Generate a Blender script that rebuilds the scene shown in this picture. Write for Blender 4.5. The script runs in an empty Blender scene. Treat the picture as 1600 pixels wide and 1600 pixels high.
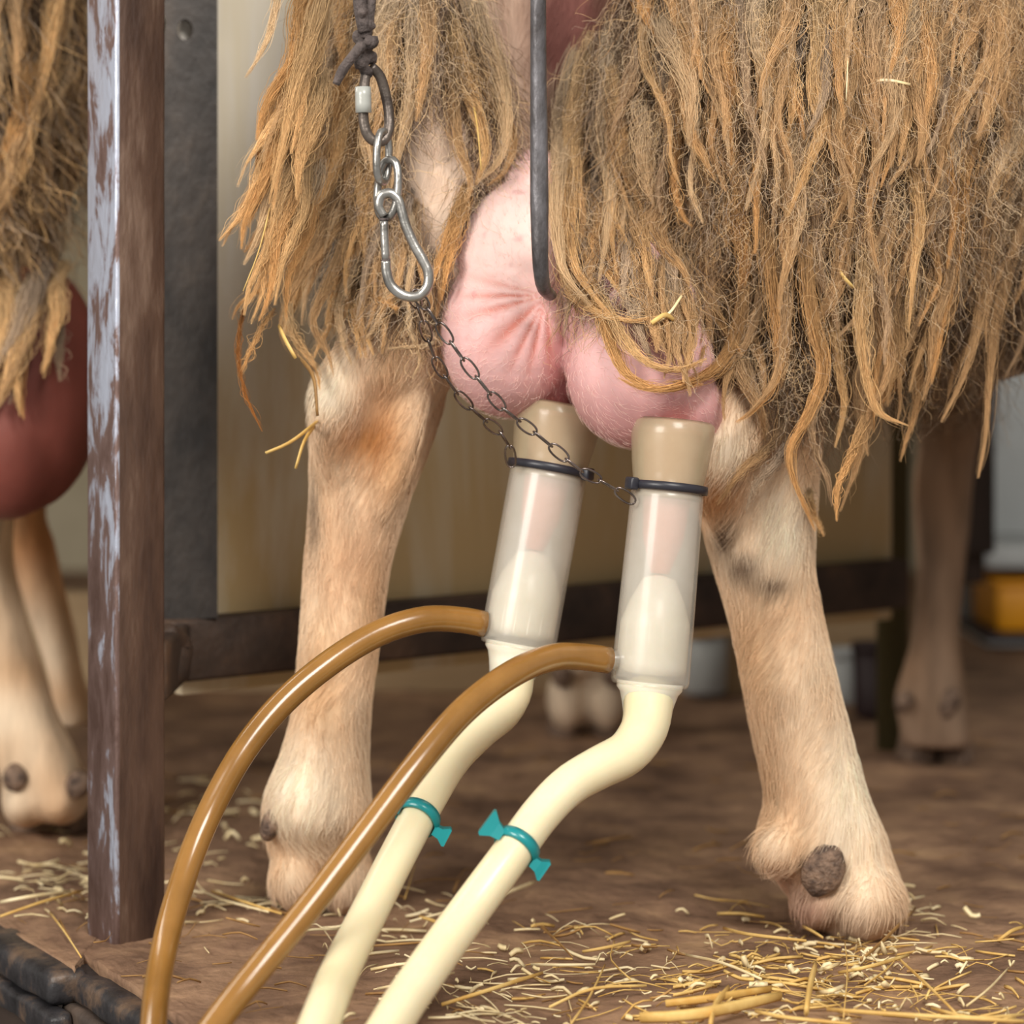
import bpy, bmesh, math, random
import numpy as np
from mathutils import Vector, Matrix, noise
from mathutils.bvhtree import BVHTree

# ------------------------------------------------------------------ camera, light, exposure
SC = bpy.context.scene
COL = SC.collection
rng = np.random.default_rng(7)
random.seed(7)
CAM_Y, CAM_Z, FPX, HOR = -1.5, 0.334, 4000.0, 560.0
cam_d = bpy.data.cameras.new('camera')
cam = bpy.data.objects.new('camera', cam_d)
COL.objects.link(cam)
cam.location = (0, CAM_Y, CAM_Z)
cam.rotation_euler = (math.pi / 2, 0, 0)
cam_d.sensor_width = 36
cam_d.lens = 90
cam_d.shift_y = -(800 - HOR) / 1600
cam_d.clip_start = 0.05
cam_d.dof.use_dof = True
cam_d.dof.focus_distance = 1.39
cam_d.dof.aperture_fstop = 5.6
SC.camera = cam

w = bpy.data.worlds.new('barn_air')
SC.world = w
w.use_nodes = True
bg = w.node_tree.nodes['Background']
bg.inputs[0].default_value = (1.0, 0.95, 0.88, 1)
bg.inputs[1].default_value = 0.40


def area(name, loc, target, size, energy, color, size_y=None):
    d = bpy.data.lights.new(name, 'AREA')
    d.energy = energy
    d.color = color
    d.shape = 'RECTANGLE'
    d.size = size
    d.size_y = size_y or size
    o = bpy.data.objects.new(name, d)
    COL.objects.link(o)
    o.location = loc
    o.rotation_euler = (Vector(target) - Vector(loc)).to_track_quat('-Z', 'Y').to_euler()
    return o


area('barn_window_light', (-1.5, -1.9, 1.15), (0.0, 0.0, 0.28), 1.0, 54, (1.0, 0.95, 0.88), 1.0)
area('panel_fill_light', (0.55, -1.8, 1.7), (0.0, 0.0, 0.3), 0.8, 46, (1.0, 0.95, 0.88), 0.8)  # added fill that brightens the white panel, no known source
area('back_left_fill_light', (-0.9, 0.5, 1.2), (-0.2, 0.6, 0.2), 0.5, 10, (1.0, 0.93, 0.82), 0.6)  # unseen fill for the back-left stalls
SC.view_settings.view_transform = 'Standard'
SC.view_settings.look = 'None'
SC.view_settings.exposure = 0.0
SC.view_settings.gamma = 1.0
SC.view_settings.use_curve_mapping = False


# ------------------------------------------------------------------ helpers
def S(r, g, b):
    f = lambda v: (v / 255 / 12.92) if v / 255 <= 0.04045 else ((v / 255 + 0.055) / 1.055) ** 2.4
    return (f(r), f(g), f(b))


def P(px, py, Y):
    d = Y - CAM_Y
    return Vector(((px - 800) * d / FPX, Y, CAM_Z - (py - HOR) * d / FPX))


def PX(p):
    d = p[1] - CAM_Y
    return 800 + FPX * p[0] / d, HOR - FPX * (p[2] - CAM_Z) / d


def FL(px, py, h=0.0):
    d = FPX * (CAM_Z - h) / (py - HOR)
    return P(px, py, d + CAM_Y)


def tag(o, label=None, cat=None, group=None, kind=None):
    if label: o['label'] = label
    if cat: o['category'] = cat
    if group: o['group'] = group
    if kind: o['kind'] = kind
    return o


def empty(name, loc=(0, 0, 0), label=None, cat=None, group=None):
    o = bpy.data.objects.new(name, None)
    o.empty_display_size = 0.02
    COL.objects.link(o)
    o.location = loc
    return tag(o, label, cat, group)


def put(o, parent):
    """parent keeping world placement (geometry is written in world space)"""
    if parent is not None:
        bpy.context.view_layer.update()
        o.parent = parent
        o.matrix_parent_inverse = parent.matrix_world.inverted()
    return o


def world_inv(parent):
    m = Matrix.Identity(4)
    p = parent
    if p is not None and p.type == 'EMPTY':
        m = Matrix.Translation(p.location)
    return m.inverted()


def obj(name, vf, mat, parent=None, smooth=True):
    v, f = vf
    me = bpy.data.meshes.new(name)
    me.from_pydata([tuple(q) for q in v], [], [tuple(q) for q in f])
    me.validate()
    bm = bmesh.new()
    bm.from_mesh(me)
    bmesh.ops.recalc_face_normals(bm, faces=bm.faces)
    bm.to_mesh(me)
    bm.free()
    if smooth:
        me.polygons.foreach_set('use_smooth', [True] * len(me.polygons))
    if mat: me.materials.append(mat)
    o = bpy.data.objects.new(name, me)
    COL.objects.link(o)
    if parent is not None:
        o.parent = parent
        o.matrix_parent_inverse = world_inv(parent)
    return o


def join(*parts):
    V, F = [], []
    for v, f in parts:
        n = len(V)
        V += list(v)
        F += [tuple(i + n for i in q) for q in f]
    return V, F


def spline(pts, n):
    """Catmull-Rom resample of a list of points (any dimension) to n points"""
    p = np.array([tuple(q) for q in pts], float)
    if len(p) == 2:
        return p[0] + (p[1] - p[0]) * np.linspace(0, 1, n)[:, None]
    e = np.vstack([2 * p[0] - p[1], p, 2 * p[-1] - p[-2]])
    d = np.r_[0, np.cumsum(np.linalg.norm(np.diff(p[:, :3], axis=0), axis=1))]
    u = np.linspace(0, d[-1], n)
    k = np.clip(np.searchsorted(d, u, 'right') - 1, 0, len(p) - 2)
    t = ((u - d[k]) / np.maximum(d[k + 1] - d[k], 1e-9))[:, None]
    a, b, c, g = e[k], e[k + 1], e[k + 2], e[k + 3]
    return 0.5 * (2 * b + (c - a) * t + (2 * a - 5 * b + 4 * c - g) * t ** 2 + (3 * b - a - 3 * c + g) * t ** 3)


def frames(p):
    p = np.asarray(p, float)
    t = np.gradient(p, axis=0)
    t /= np.maximum(np.linalg.norm(t, axis=1, keepdims=True), 1e-9)
    n = np.zeros_like(p)
    ref = np.array([0, 1.0, 0]) if abs(t[0][1]) < 0.8 else np.array([1.0, 0, 0])
    x = np.cross(ref, t[0])
    n[0] = x / np.linalg.norm(x)
    for i in range(1, len(p)):
        x = n[i - 1] - t[i] * np.dot(n[i - 1], t[i])
        n[i] = x / max(np.linalg.norm(x), 1e-9)
    return t, n, np.cross(t, n)


def tube(pts, r, seg=12, n=None, closed=False, flat=1.0, cap=True, power=2.0):
    p = spline(pts, n) if n else np.array([tuple(q) for q in pts], float)
    m = len(p)
    r = np.interp(np.linspace(0, 1, m), np.linspace(0, 1, len(r)), r) if hasattr(r, '__len__') else np.full(m, r)
    t, a, b = frames(p)
    if closed:
        t = np.roll(p, -1, 0) - np.roll(p, 1, 0)
        t /= np.linalg.norm(t, axis=1, keepdims=True)
        nn = np.cross(p[0] - p.mean(0), p[m // 4] - p.mean(0))
        nn /= np.linalg.norm(nn)
        b = np.repeat(nn[None], m, 0)
        a = np.cross(b, t)
    V, F = [], []
    for i in range(m):
        for k in range(seg):
            w_ = 2 * math.pi * k / seg
            V.append(p[i] + r[i] * (math.cos(w_) * a[i] + flat * math.sin(w_) * b[i]))
    for i in range(m if closed else m - 1):
        j = (i + 1) % m
        for k in range(seg):
            l = (k + 1) % seg
            F.append((i * seg + k, i * seg + l, j * seg + l, j * seg + k))
    if cap and not closed:
        F.append(tuple(range(seg)))
        F.append(tuple((m - 1) * seg + k for k in range(seg)))
    return V, F


def lathe(o, axis, prof, seg=32, xdir=None):
    """prof: list of (radius, distance along axis from o)"""
    ax = Vector(axis).normalized()
    u = ax.orthogonal().normalized() if xdir is None else (Vector(xdir) - ax * Vector(xdir).dot(ax)).normalized()
    v = ax.cross(u)
    V, F = [], []
    for r, s in prof:
        for k in range(seg):
            a = 2 * math.pi * k / seg
            V.append(Vector(o) + ax * s + (u * math.cos(a) + v * math.sin(a)) * max(r, 1e-5))
    for i in range(len(prof) - 1):
        for k in range(seg):
            l = (k + 1) % seg
            F.append((i * seg + k, i * seg + l, (i + 1) * seg + l, (i + 1) * seg + k))
    return V, F


def bevel_box(c, size, rot=None, bev=0.002, seg=2):
    bm = bmesh.new()
    bmesh.ops.create_cube(bm, size=1)
    bmesh.ops.scale(bm, vec=size, verts=bm.verts)
    if bev:
        bmesh.ops.bevel(bm, geom=bm.edges[:], offset=bev, segments=seg, affect='EDGES', profile=0.5)
    M = Matrix.Translation(c) @ (rot.to_4x4() if rot else Matrix.Identity(4))
    bm.transform(M)
    V = [v.co.copy() for v in bm.verts]
    F = [tuple(v.index for v in f.verts) for f in bm.faces]
    bm.free()
    return V, F


def ellipsoid(c, r, rot=None, u=24, v=16):
    bm = bmesh.new()
    bmesh.ops.create_uvsphere(bm, u_segments=u, v_segments=v, radius=1)
    bmesh.ops.scale(bm, vec=r, verts=bm.verts)
    if rot: bm.transform(rot.to_4x4())
    bm.transform(Matrix.Translation(c))
    V = [q.co.copy() for q in bm.verts]
    F = [tuple(q.index for q in f.verts) for f in bm.faces]
    bm.free()
    return V, F


def rings(rows, Yf, ry, sub=4, seg=20):
    """loft of horizontal rings: rows (py, xl, xr) in picture measure at depth Yf(i), ry depth radii (per row)"""
    m = len(rows)
    dat = []
    for i, (py, xl, xr) in enumerate(rows):
        Y = Yf[i] if hasattr(Yf, '__len__') else Yf
        a, b = P(xl, py, Y), P(xr, py, Y)
        dat.append((*((a + b) / 2), (b - a).length / 2, ry[i] if hasattr(ry, '__len__') else ry))
    q = spline(dat, m * sub)
    V, F = [], []
    for x, y, z, rx, rr in q:
        for k in range(seg):
            a = 2 * math.pi * k / seg
            V.append((x + rx * math.cos(a), y + rr * math.sin(a), z))
    n = len(q)
    for i in range(n - 1):
        for k in range(seg):
            l = (k + 1) % seg
            F.append((i * seg + k, i * seg + l, (i + 1) * seg + l, (i + 1) * seg + k))
    F.append(tuple(range(seg)))
    F.append(tuple((n - 1) * seg + k for k in range(seg)))
    return V, F


def remesh(vf, voxel, smooth=4):
    """fuse overlapping closed shells into one continuous surface; returns (V, F) numpy / list"""
    me = bpy.data.meshes.new('tmp')
    me.from_pydata([tuple(q) for q in vf[0]], [], vf[1])
    bm = bmesh.new()
    bm.from_mesh(me)
    bmesh.ops.recalc_face_normals(bm, faces=bm.faces)
    bm.to_mesh(me)
    bm.free()
    o = bpy.data.objects.new('tmp', me)
    COL.objects.link(o)
    md = o.modifiers.new('r', 'REMESH')
    md.mode = 'VOXEL'
    md.voxel_size = voxel
    if smooth:
        ms = o.modifiers.new('s', 'SMOOTH')
        ms.factor = 0.5
        ms.iterations = smooth
    dg = bpy.context.evaluated_depsgraph_get()
    ev = o.evaluated_get(dg).to_mesh()
    V = [v.co.copy() for v in ev.vertices]
    F = [tuple(p.vertices) for p in ev.polygons]
    bpy.data.objects.remove(o)
    bpy.data.meshes.remove(me)
    return V, F


def paint(o, fn, name='col'):
    me = o.data
    n = len(me.vertices)
    co = np.zeros(n * 3)
    me.vertices.foreach_get('co', co)
    co = co.reshape(-1, 3)
    c = np.ones((n, 4))
    c[:, :3] = fn(co)
    at = me.color_attributes.new(name, 'FLOAT_COLOR', 'POINT')
    at.data.foreach_set('color', c.ravel())


# ------------------------------------------------------------------ materials
def nodes(name):
    m = bpy.data.materials.new(name)
    m.use_nodes = True
    nt = m.node_tree
    return m, nt, nt.nodes['Principled BSDF']


def ramp_mat(name, stops, scale=10, rough=0.6, metal=0.0, bump=0.0, bscale=None, stretch=(1, 1, 1), detail=6,
             spec=0.5, rough2=None, sss=0, coat=0, alpha=1.0, bdist=0.002, distort=0.0, trans=0.0):
    m, nt, b = nodes(name)
    N, L = nt.nodes, nt.links
    tc = N.new('ShaderNodeTexCoord')
    mp = N.new('ShaderNodeMapping')
    mp.inputs['Scale'].default_value = stretch
    L.new(tc.outputs['Object'], mp.inputs[0])
    no = N.new('ShaderNodeTexNoise')
    no.inputs['Scale'].default_value = scale
    no.inputs['Detail'].default_value = detail
    no.inputs['Roughness'].default_value = 0.62
    no.inputs['Distortion'].default_value = distort
    L.new(mp.outputs[0], no.inputs['Vector'])
    cr = N.new('ShaderNodeValToRGB')
    el = cr.color_ramp.elements
    while len(el) < len(stops): el.new(0.5)
    for e, (p, c) in zip(el, stops):
        e.position = p
        e.color = (*c, 1)
    L.new(no.outputs['Fac'], cr.inputs[0])
    L.new(cr.outputs[0], b.inputs['Base Color'])
    b.inputs['Roughness'].default_value = rough
    if rough2 is not None:
        mr = N.new('ShaderNodeMapRange')
        mr.inputs['From Min'].default_value = 0.35
        mr.inputs['From Max'].default_value = 0.65
        mr.inputs['To Min'].default_value = rough
        mr.inputs['To Max'].default_value = rough2
        L.new(no.outputs['Fac'], mr.inputs[0])
        L.new(mr.outputs[0], b.inputs['Roughness'])
    b.inputs['Metallic'].default_value = metal
    b.inputs['Specular IOR Level'].default_value = spec
    b.inputs['Coat Weight'].default_value = coat
    b.inputs['Coat Roughness'].default_value = 0.15
    b.inputs['Alpha'].default_value = alpha
    b.inputs['Transmission Weight'].default_value = trans
    if sss:
        b.inputs['Subsurface Weight'].default_value = sss
        b.inputs['Subsurface Radius'].default_value = (0.012, 0.006, 0.004)
        b.inputs['Subsurface Scale'].default_value = 0.5
    if bump:
        n2 = N.new('ShaderNodeTexNoise')
        n2.inputs['Scale'].default_value = bscale or scale * 4
        n2.inputs['Detail'].default_value = 5
        L.new(mp.outputs[0], n2.inputs['Vector'])
        bp = N.new('ShaderNodeBump')
        bp.inputs['Strength'].default_value = bump
        bp.inputs['Distance'].default_value = bdist
        L.new(n2.outputs['Fac'], bp.inputs['Height'])
        L.new(bp.outputs[0], b.inputs['Normal'])
    return m


def plain(name, c, rough=0.5, **k):
    d = tuple(v * 0.85 for v in c)
    return ramp_mat(name, [(0.3, d), (0.7, c)], rough=rough, **k)


def attr_mat(name, rough=0.7, spec=0.2, sss=0.0, bump=0.0, bscale=300, vary=0.25, vscale=60, stretch=(1, 1, 0.25), hair=False):
    m, nt, b = nodes(name)
    N, L = nt.nodes, nt.links
    at = N.new('ShaderNodeAttribute')
    at.attribute_name = 'col'
    if hair:
        L.new(at.outputs['Color'], b.inputs['Base Color'])
    else:
        tc = N.new('ShaderNodeTexCoord')
        mp = N.new('ShaderNodeMapping')
        mp.inputs['Scale'].default_value = stretch
        L.new(tc.outputs['Object'], mp.inputs[0])
        no = N.new('ShaderNodeTexNoise')
        no.inputs['Scale'].default_value = vscale
        no.inputs['Detail'].default_value = 5
        L.new(mp.outputs[0], no.inputs['Vector'])
        mr = N.new('ShaderNodeMapRange')
        mr.inputs['From Min'].default_value = 0.3
        mr.inputs['From Max'].default_value = 0.7
        mr.inputs['To Min'].default_value = 1 - vary
        mr.inputs['To Max'].default_value = 1 + vary * 0.5
        L.new(no.outputs['Fac'], mr.inputs[0])
        mx = N.new('ShaderNodeVectorMath')
        mx.operation = 'SCALE'
        L.new(at.outputs['Color'], mx.inputs[0])
        L.new(mr.outputs[0], mx.inputs['Scale'])
        L.new(mx.outputs[0], b.inputs['Base Color'])
        if bump:
            n2 = N.new('ShaderNodeTexNoise')
            n2.inputs['Scale'].default_value = bscale
            n2.inputs['Detail'].default_value = 4
            L.new(mp.outputs[0], n2.inputs['Vector'])
            bp = N.new('ShaderNodeBump')
            bp.inputs['Strength'].default_value = bump
            bp.inputs['Distance'].default_value = 0.001
            L.new(n2.outputs['Fac'], bp.inputs['Height'])
            L.new(bp.outputs[0], b.inputs['Normal'])
    b.inputs['Roughness'].default_value = rough
    b.inputs['Specular IOR Level'].default_value = spec
    if sss:
        b.inputs['Subsurface Weight'].default_value = sss
        b.inputs['Subsurface Radius'].default_value = (0.012, 0.004, 0.003)
        b.inputs['Subsurface Scale'].default_value = 0.4
    return m


M_BODY = attr_mat('sheep_coat', 0.8, 0.15, bump=0.5, bscale=260, vary=0.3)
M_UDDER = attr_mat('udder_skin', 0.55, 0.3, sss=0.25, bump=0.15, bscale=420, vary=0.14, vscale=35, stretch=(1, 1, 1))
M_WOOL = attr_mat('wool_fibre', 0.65, 0.18, hair=True)
def tip_tint(m, root, tip):
    """wool is greyer at the root and weathered golden at the tip"""
    nt = m.node_tree
    N, L = nt.nodes, nt.links
    b = nt.nodes['Principled BSDF']
    src = b.inputs['Base Color'].links[0].from_socket
    hi = N.new('ShaderNodeHairInfo')
    cr = N.new('ShaderNodeValToRGB')
    cr.color_ramp.elements[0].color = (*root, 1)
    cr.color_ramp.elements[1].color = (*tip, 1)
    cr.color_ramp.elements[0].position = 0.1
    cr.color_ramp.elements[1].position = 0.8
    L.new(hi.outputs['Intercept'], cr.inputs[0])
    mx = N.new('ShaderNodeVectorMath')
    mx.operation = 'MULTIPLY'
    L.new(src, mx.inputs[0])
    L.new(cr.outputs[0], mx.inputs[1])
    L.new(mx.outputs[0], b.inputs['Base Color'])


tip_tint(M_WOOL, (0.56, 0.57, 0.60), (1.00, 0.93, 0.83))
M_FRIZZ = attr_mat('loose_wool_fibre', 0.6, 0.2, hair=True)
M_FUR = attr_mat('short_fur', 0.6, 0.2, hair=True)
M_HOOF = ramp_mat('hoof_horn', [(0.34, S(70, 54, 46)), (0.64, S(146, 120, 100))], 150, 0.7, bump=1.0, bscale=420)
M_POST = ramp_mat('worn_painted_steel', [(0.48, S(178, 184, 200)), (0.54, S(156, 156, 168)), (0.58, S(116, 94, 88)), (0.76, S(84, 62, 54))],
                  48, 0.30, 0.5, 0.35, 160, stretch=(1.6, 1.6, 0.42), rough2=0.6, distort=0.4)
M_POSTSHADE = ramp_mat('shaded_brown_steel', [(0.3, S(58, 42, 36)), (0.55, S(92, 70, 58)), (0.7, S(126, 104, 90))], 26, 0.45, 0.3, 0.4, 160, stretch=(1.5, 1.5, 0.35))  # brown for the post's right side, its shade put into the colour
M_STEEL = ramp_mat('grimy_dark_steel', [(0.32, S(52, 44, 40)), (0.55, S(86, 74, 66)), (0.75, S(126, 106, 92))], 14, 0.5, 0.25, 0.4, 140,
                   stretch=(1, 1, 0.5))
M_STILE = ramp_mat('black_flat_bar', [(0.32, S(34, 31, 30)), (0.55, S(60, 54, 50)), (0.78, S(96, 84, 74))], 20, 0.5, 0.2, 0.4, 160, stretch=(1, 1, 0.6))
M_RAIL = ramp_mat('rusty_rail', [(0.32, S(40, 31, 26)), (0.55, S(72, 56, 46)), (0.78, S(112, 84, 62))], 16, 0.65, 0.15, 0.5, 150)
M_PANEL = ramp_mat('stained_white_panel', [(0.30, S(200, 174, 128)), (0.45, S(218, 206, 180)), (0.62, S(228, 222, 212))], 5, 0.45,
                   stretch=(1.6, 1.6, 0.35), detail=8, bump=0.1, bscale=60, distort=0.8)
M_BOLT = ramp_mat('zinc_steel', [(0.3, S(120, 118, 114)), (0.7, S(190, 188, 184))], 60, 0.32, 0.85, 0.15, 300)
M_CHAIN = ramp_mat('blackened_chain', [(0.3, S(88, 78, 74)), (0.7, S(150, 140, 136))], 90, 0.25, 0.95)
M_ROD = ramp_mat('dull_steel_rod', [(0.3, S(56, 50, 48)), (0.7, S(122, 120, 124))], 90, 0.4, 0.5, 0.3, 300, stretch=(1, 1, 0.4))
M_DARKROPE = ramp_mat('dirty_rope', [(0.3, S(50, 43, 42)), (0.7, S(104, 92, 88))], 120, 0.8, bump=0.8, bscale=500)
M_SHACKLE = ramp_mat('dark_shackle', [(0.3, S(66, 58, 54)), (0.7, S(122, 112, 104))], 60, 0.4, 0.6, 0.3, 300)
M_SLEEVE = plain('clear_plastic_sleeve', S(186, 188, 182), 0.3, alpha=0.85, coat=0.4)
M_SHELL = ramp_mat('pearly_plastic_shell', [(0.3, S(222, 216, 200)), (0.7, S(236, 231, 220))], 30, 0.28, alpha=0.34, coat=0.9, spec=0.8, sss=0.0)
M_LINER = ramp_mat('cream_silicone', [(0.3, S(236, 228, 206)), (0.7, S(246, 240, 224))], 20, 0.32, sss=0.3, coat=0.25)
M_MOUTH = ramp_mat('clear_silicone_mouthpiece', [(0.3, S(192, 172, 138)), (0.7, S(212, 196, 164))], 20, 0.3, alpha=0.50, coat=0.5)
M_MILKTUBE = ramp_mat('cream_milk_tube', [(0.3, S(226, 212, 172)), (0.7, S(236, 226, 192))], 14, 0.38, sss=0.35, coat=0.2)
M_PULSE = ramp_mat('amber_rubber_tube', [(0.3, S(126, 88, 38)), (0.7, S(158, 114, 56))], 18, 0.22, sss=0.15, coat=0.35)
M_TIE = plain('black_nylon', S(44, 44, 52), 0.38, scale=60)
M_TEAL = plain('teal_plastic', S(16, 138, 142), 0.32, scale=40, coat=0.3)
M_TEAT = plain('pink_teat', S(222, 138, 122), 0.5, sss=0.3)
M_RUBBER = ramp_mat('black_rubber', [(0.35, S(24, 23, 25)), (0.52, S(48, 46, 48)), (0.66, S(104, 84, 68))], 30, 0.45, 0, 0.5, 160)
M_STRAW = ramp_mat('straw', [(0.3, S(196, 150, 72)), (0.7, S(236, 204, 132))], 40, 0.5, stretch=(1, 1, 1), spec=0.4)
M_STRAWPALE = ramp_mat('pale_straw', [(0.3, S(222, 196, 140)), (0.7, S(246, 232, 194))], 40, 0.5)
M_STRAWDARK = ramp_mat('weathered_straw', [(0.3, S(128, 92, 50)), (0.7, S(182, 140, 82))], 40, 0.6)
M_FLOOR = ramp_mat('dirty_rubber_floor', [(0.28, S(76, 56, 44)), (0.45, S(126, 98, 78)), (0.58, S(152, 121, 95)), (0.76, S(186, 152, 115))],
                   13, 0.8, bump=1.0, bscale=70, detail=10, spec=0.25, bdist=0.004)
M_WALL = ramp_mat('pale_dusty_wall', [(0.3, S(150, 138, 112)), (0.7, S(190, 180, 156))], 4, 0.8)
M_KERB = ramp_mat('worn_timber', [(0.3, S(150, 124, 92)), (0.7, S(192, 166, 130))], 6, 0.8, stretch=(0.3, 1, 3), bump=0.3)
M_DARKWOOD = ramp_mat('dark_timber', [(0.3, S(30, 22, 18)), (0.7, S(64, 48, 38))], 8, 0.8, stretch=(2, 2, 0.4), bump=0.3)
M_GREENPOLE = plain('mossy_pole', S(86, 80, 48), 0.7, scale=20)
M_YELLOW = plain('yellow_plastic', S(236, 160, 16), 0.5)
M_PALE = plain('pale_grey_plastic', S(190, 194, 194), 0.5)
M_DARKTUB = plain('dark_maroon_plastic', S(44, 26, 28), 0.6)



def z_grime(m, z0, z1, shift, noise_scale=30):
    """grime that thickens towards the floor: shifts the noise that drives the colour ramp"""
    nt = m.node_tree
    N, L = nt.nodes, nt.links
    cr = next(n for n in N if n.type == 'VALTORGB')
    src = cr.inputs[0].links[0].from_socket
    tc = next(n for n in N if n.type == 'TEX_COORD')
    sx = N.new('ShaderNodeSeparateXYZ')
    L.new(tc.outputs['Object'], sx.inputs[0])
    mr = N.new('ShaderNodeMapRange')
    mr.inputs['From Min'].default_value = z0
    mr.inputs['From Max'].default_value = z1
    mr.inputs['To Min'].default_value = shift
    mr.inputs['To Max'].default_value = 0.0
    L.new(sx.outputs['Z'], mr.inputs[0])
    ad = N.new('ShaderNodeMath')
    L.new(src, ad.inputs[0])
    L.new(mr.outputs[0], ad.inputs[1])
    L.new(ad.outputs[0], cr.inputs[0])


z_grime(M_POST, 0.20, 0.33, 0.13)
z_grime(M_PANEL, 0.16, 0.50, -0.20)

# ------------------------------------------------------------------ setting: floor, walls, pit
FRONT = [(-2.6, 0.30), (-0.46, 0.30), (-0.307, 0.035), (-0.2435, -0.075), (-0.2425, -0.050), (-0.162, -0.203), (-0.10, -0.315), (2.2, -0.33)]


def yfront(x):
    return np.interp(x, [p[0] for p in FRONT], [p[1] for p in FRONT])


def fheight(x, y):
    v = Vector((x, y, 0))
    return (0.0045 * noise.noise(v * 9) + 0.003 * noise.noise(v * 24 + Vector((5, 1, 2)))
            + 0.0014 * noise.noise(v * 70) + 0.0007 * noise.noise(v * 170) - 0.003)


def build_floor():
    xs = np.unique(np.r_[np.linspace(-2.6, -0.5, 24), np.linspace(-0.5, 0.55, 270), np.linspace(0.55, 2.2, 30), [p[0] for p in FRONT]])
    ts = np.linspace(0, 1, 230) ** 2.2
    V, F = [], []
    nx, nt = len(xs), len(ts)
    for x in xs:
        yf = yfront(x)
        for k, t in enumerate(ts):
            y = yf + (3.6 - yf) * t
            h = fheight(x, y)
            if k == 0: h -= 0.004
            V.append((x, y, h))
    for i in range(nx - 1):
        for k in range(nt - 1):
            F.append((i * nt + k, (i + 1) * nt + k, (i + 1) * nt + k + 1, i * nt + k + 1))
    n = len(V)                                   # front lip and underside
    for i, x in enumerate(xs):
        V.append((x, yfront(x) + 0.004, -0.02))
    for i in range(nx - 1):
        F.append((i * nt, n + i, n + i + 1, (i + 1) * nt))
    return V, F


tag(obj('floor', build_floor(), M_FLOOR), 'dirty brown rubber-matted milking platform floor strewn with straw', kind='structure')
tag(obj('wall_back', bevel_box((0, 2.6, 0.9), (5.4, 0.06, 2.2), bev=0), M_WALL, smooth=False), 'pale dusty back wall far behind the stalls', kind='structure')
tag(obj('wall_front', bevel_box((-0.2, 0.62, -0.42), (4.8, 0.1, 0.7), bev=0), M_DARKWOOD, smooth=False), 'dark pit wall below the platform edge', kind='structure')
tag(obj('ceiling_blocker', bevel_box((0, 1.75, 1.36), (5.4, 2.4, 0.06), bev=0), M_DARKWOOD, smooth=False), 'dark slab above the stalls, out of view, added to block light', kind='structure')  # unseen slab added to keep ambient light off the back
tag(obj('wall_right_blocker', bevel_box((1.05, 1.45, 0.65), (0.05, 2.2, 1.36), bev=0), M_DARKWOOD, smooth=False), 'unseen dark side wall right of the stalls, added to block light', kind='structure')  # unseen wall added to darken the right background
kerb = obj('trim_1', bevel_box((-0.35, 1.12, 0.045), (1.5, 0.035, 0.10), Matrix.Rotation(math.radians(-4), 3, 'Z'), 0.004), M_KERB)
tag(kerb, 'worn pale timber kerb board on the floor behind the panel', kind='structure')


def edge_strip(name, a, b, z, hw, hh, mat, parent):
    a, b = Vector(a), Vector(b)
    d = b - a
    rot = Matrix.Rotation(math.atan2(d.y, d.x), 3, 'Z')
    V, F = bevel_box((0, 0, 0), (d.length, hw, hh), bev=min(hw, hh) * 0.3, seg=3)
    bm = bmesh.new()
    vs = [bm.verts.new(q) for q in V]
    for f in F: bm.faces.new([vs[i] for i in f])
    bmesh.ops.subdivide_edges(bm, edges=[e for e in bm.edges if abs(e.verts[0].co.x - e.verts[1].co.x) > d.length * 0.5], cuts=14)
    V, F = [], []
    c = (a + b) / 2
    for q in bm.verts:
        p = rot @ q.co + Vector((c.x, c.y, z))
        nn = noise.noise_vector(p * 40) * 0.003
        V.append(p + nn)
    bm.verts.index_update()
    F = [tuple(v.index for v in f.verts) for f in bm.faces]
    bm.free()
    return obj(name, (V, F), mat, parent)


mat_r = empty('rubber_mat', (-0.20, -0.13, -0.03), 'worn black rubber mat edge with pitted dirty rim right of the steel post', 'rubber mat')
edge_strip('mat_rim', (-0.246, -0.052, 0), (-0.10, -0.327, 0), -0.017, 0.020, 0.017, M_RUBBER, mat_r)
edge_strip('edge_angle', (-0.248, -0.064, 0), (-0.10, -0.343, 0), -0.032, 0.012, 0.014, M_STEEL, mat_r)
edge_strip('skirt', (-0.240, -0.046, 0), (-0.10, -0.318, 0), -0.10, 0.012, 0.14, M_DARKWOOD, mat_r)
mat_l = empty('rubber_mat', (-0.28, -0.03, -0.03), 'black rubber mat edge left of the steel post, curling over the dark pit', 'rubber mat')
edge_strip('mat_rim', (-0.40, 0.185, 0), (-0.245, -0.078, 0), -0.016, 0.024, 0.020, M_RUBBER, mat_l)
edge_strip('edge_angle', (-0.40, 0.172, 0), (-0.247, -0.094, 0), -0.034, 0.014, 0.016, M_RUBBER, mat_l)
edge_strip('skirt', (-0.40, 0.20, 0), (-0.243, -0.070, 0), -0.11, 0.012, 0.13, M_DARKWOOD, mat_l)

# ------------------------------------------------------------------ stall divider: post, stile, rail, panel
div = empty('stall_divider', (-0.22, 0.0, 0), 'white stained stall panel in a dark steel frame on a worn square post', 'stall divider')


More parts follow.
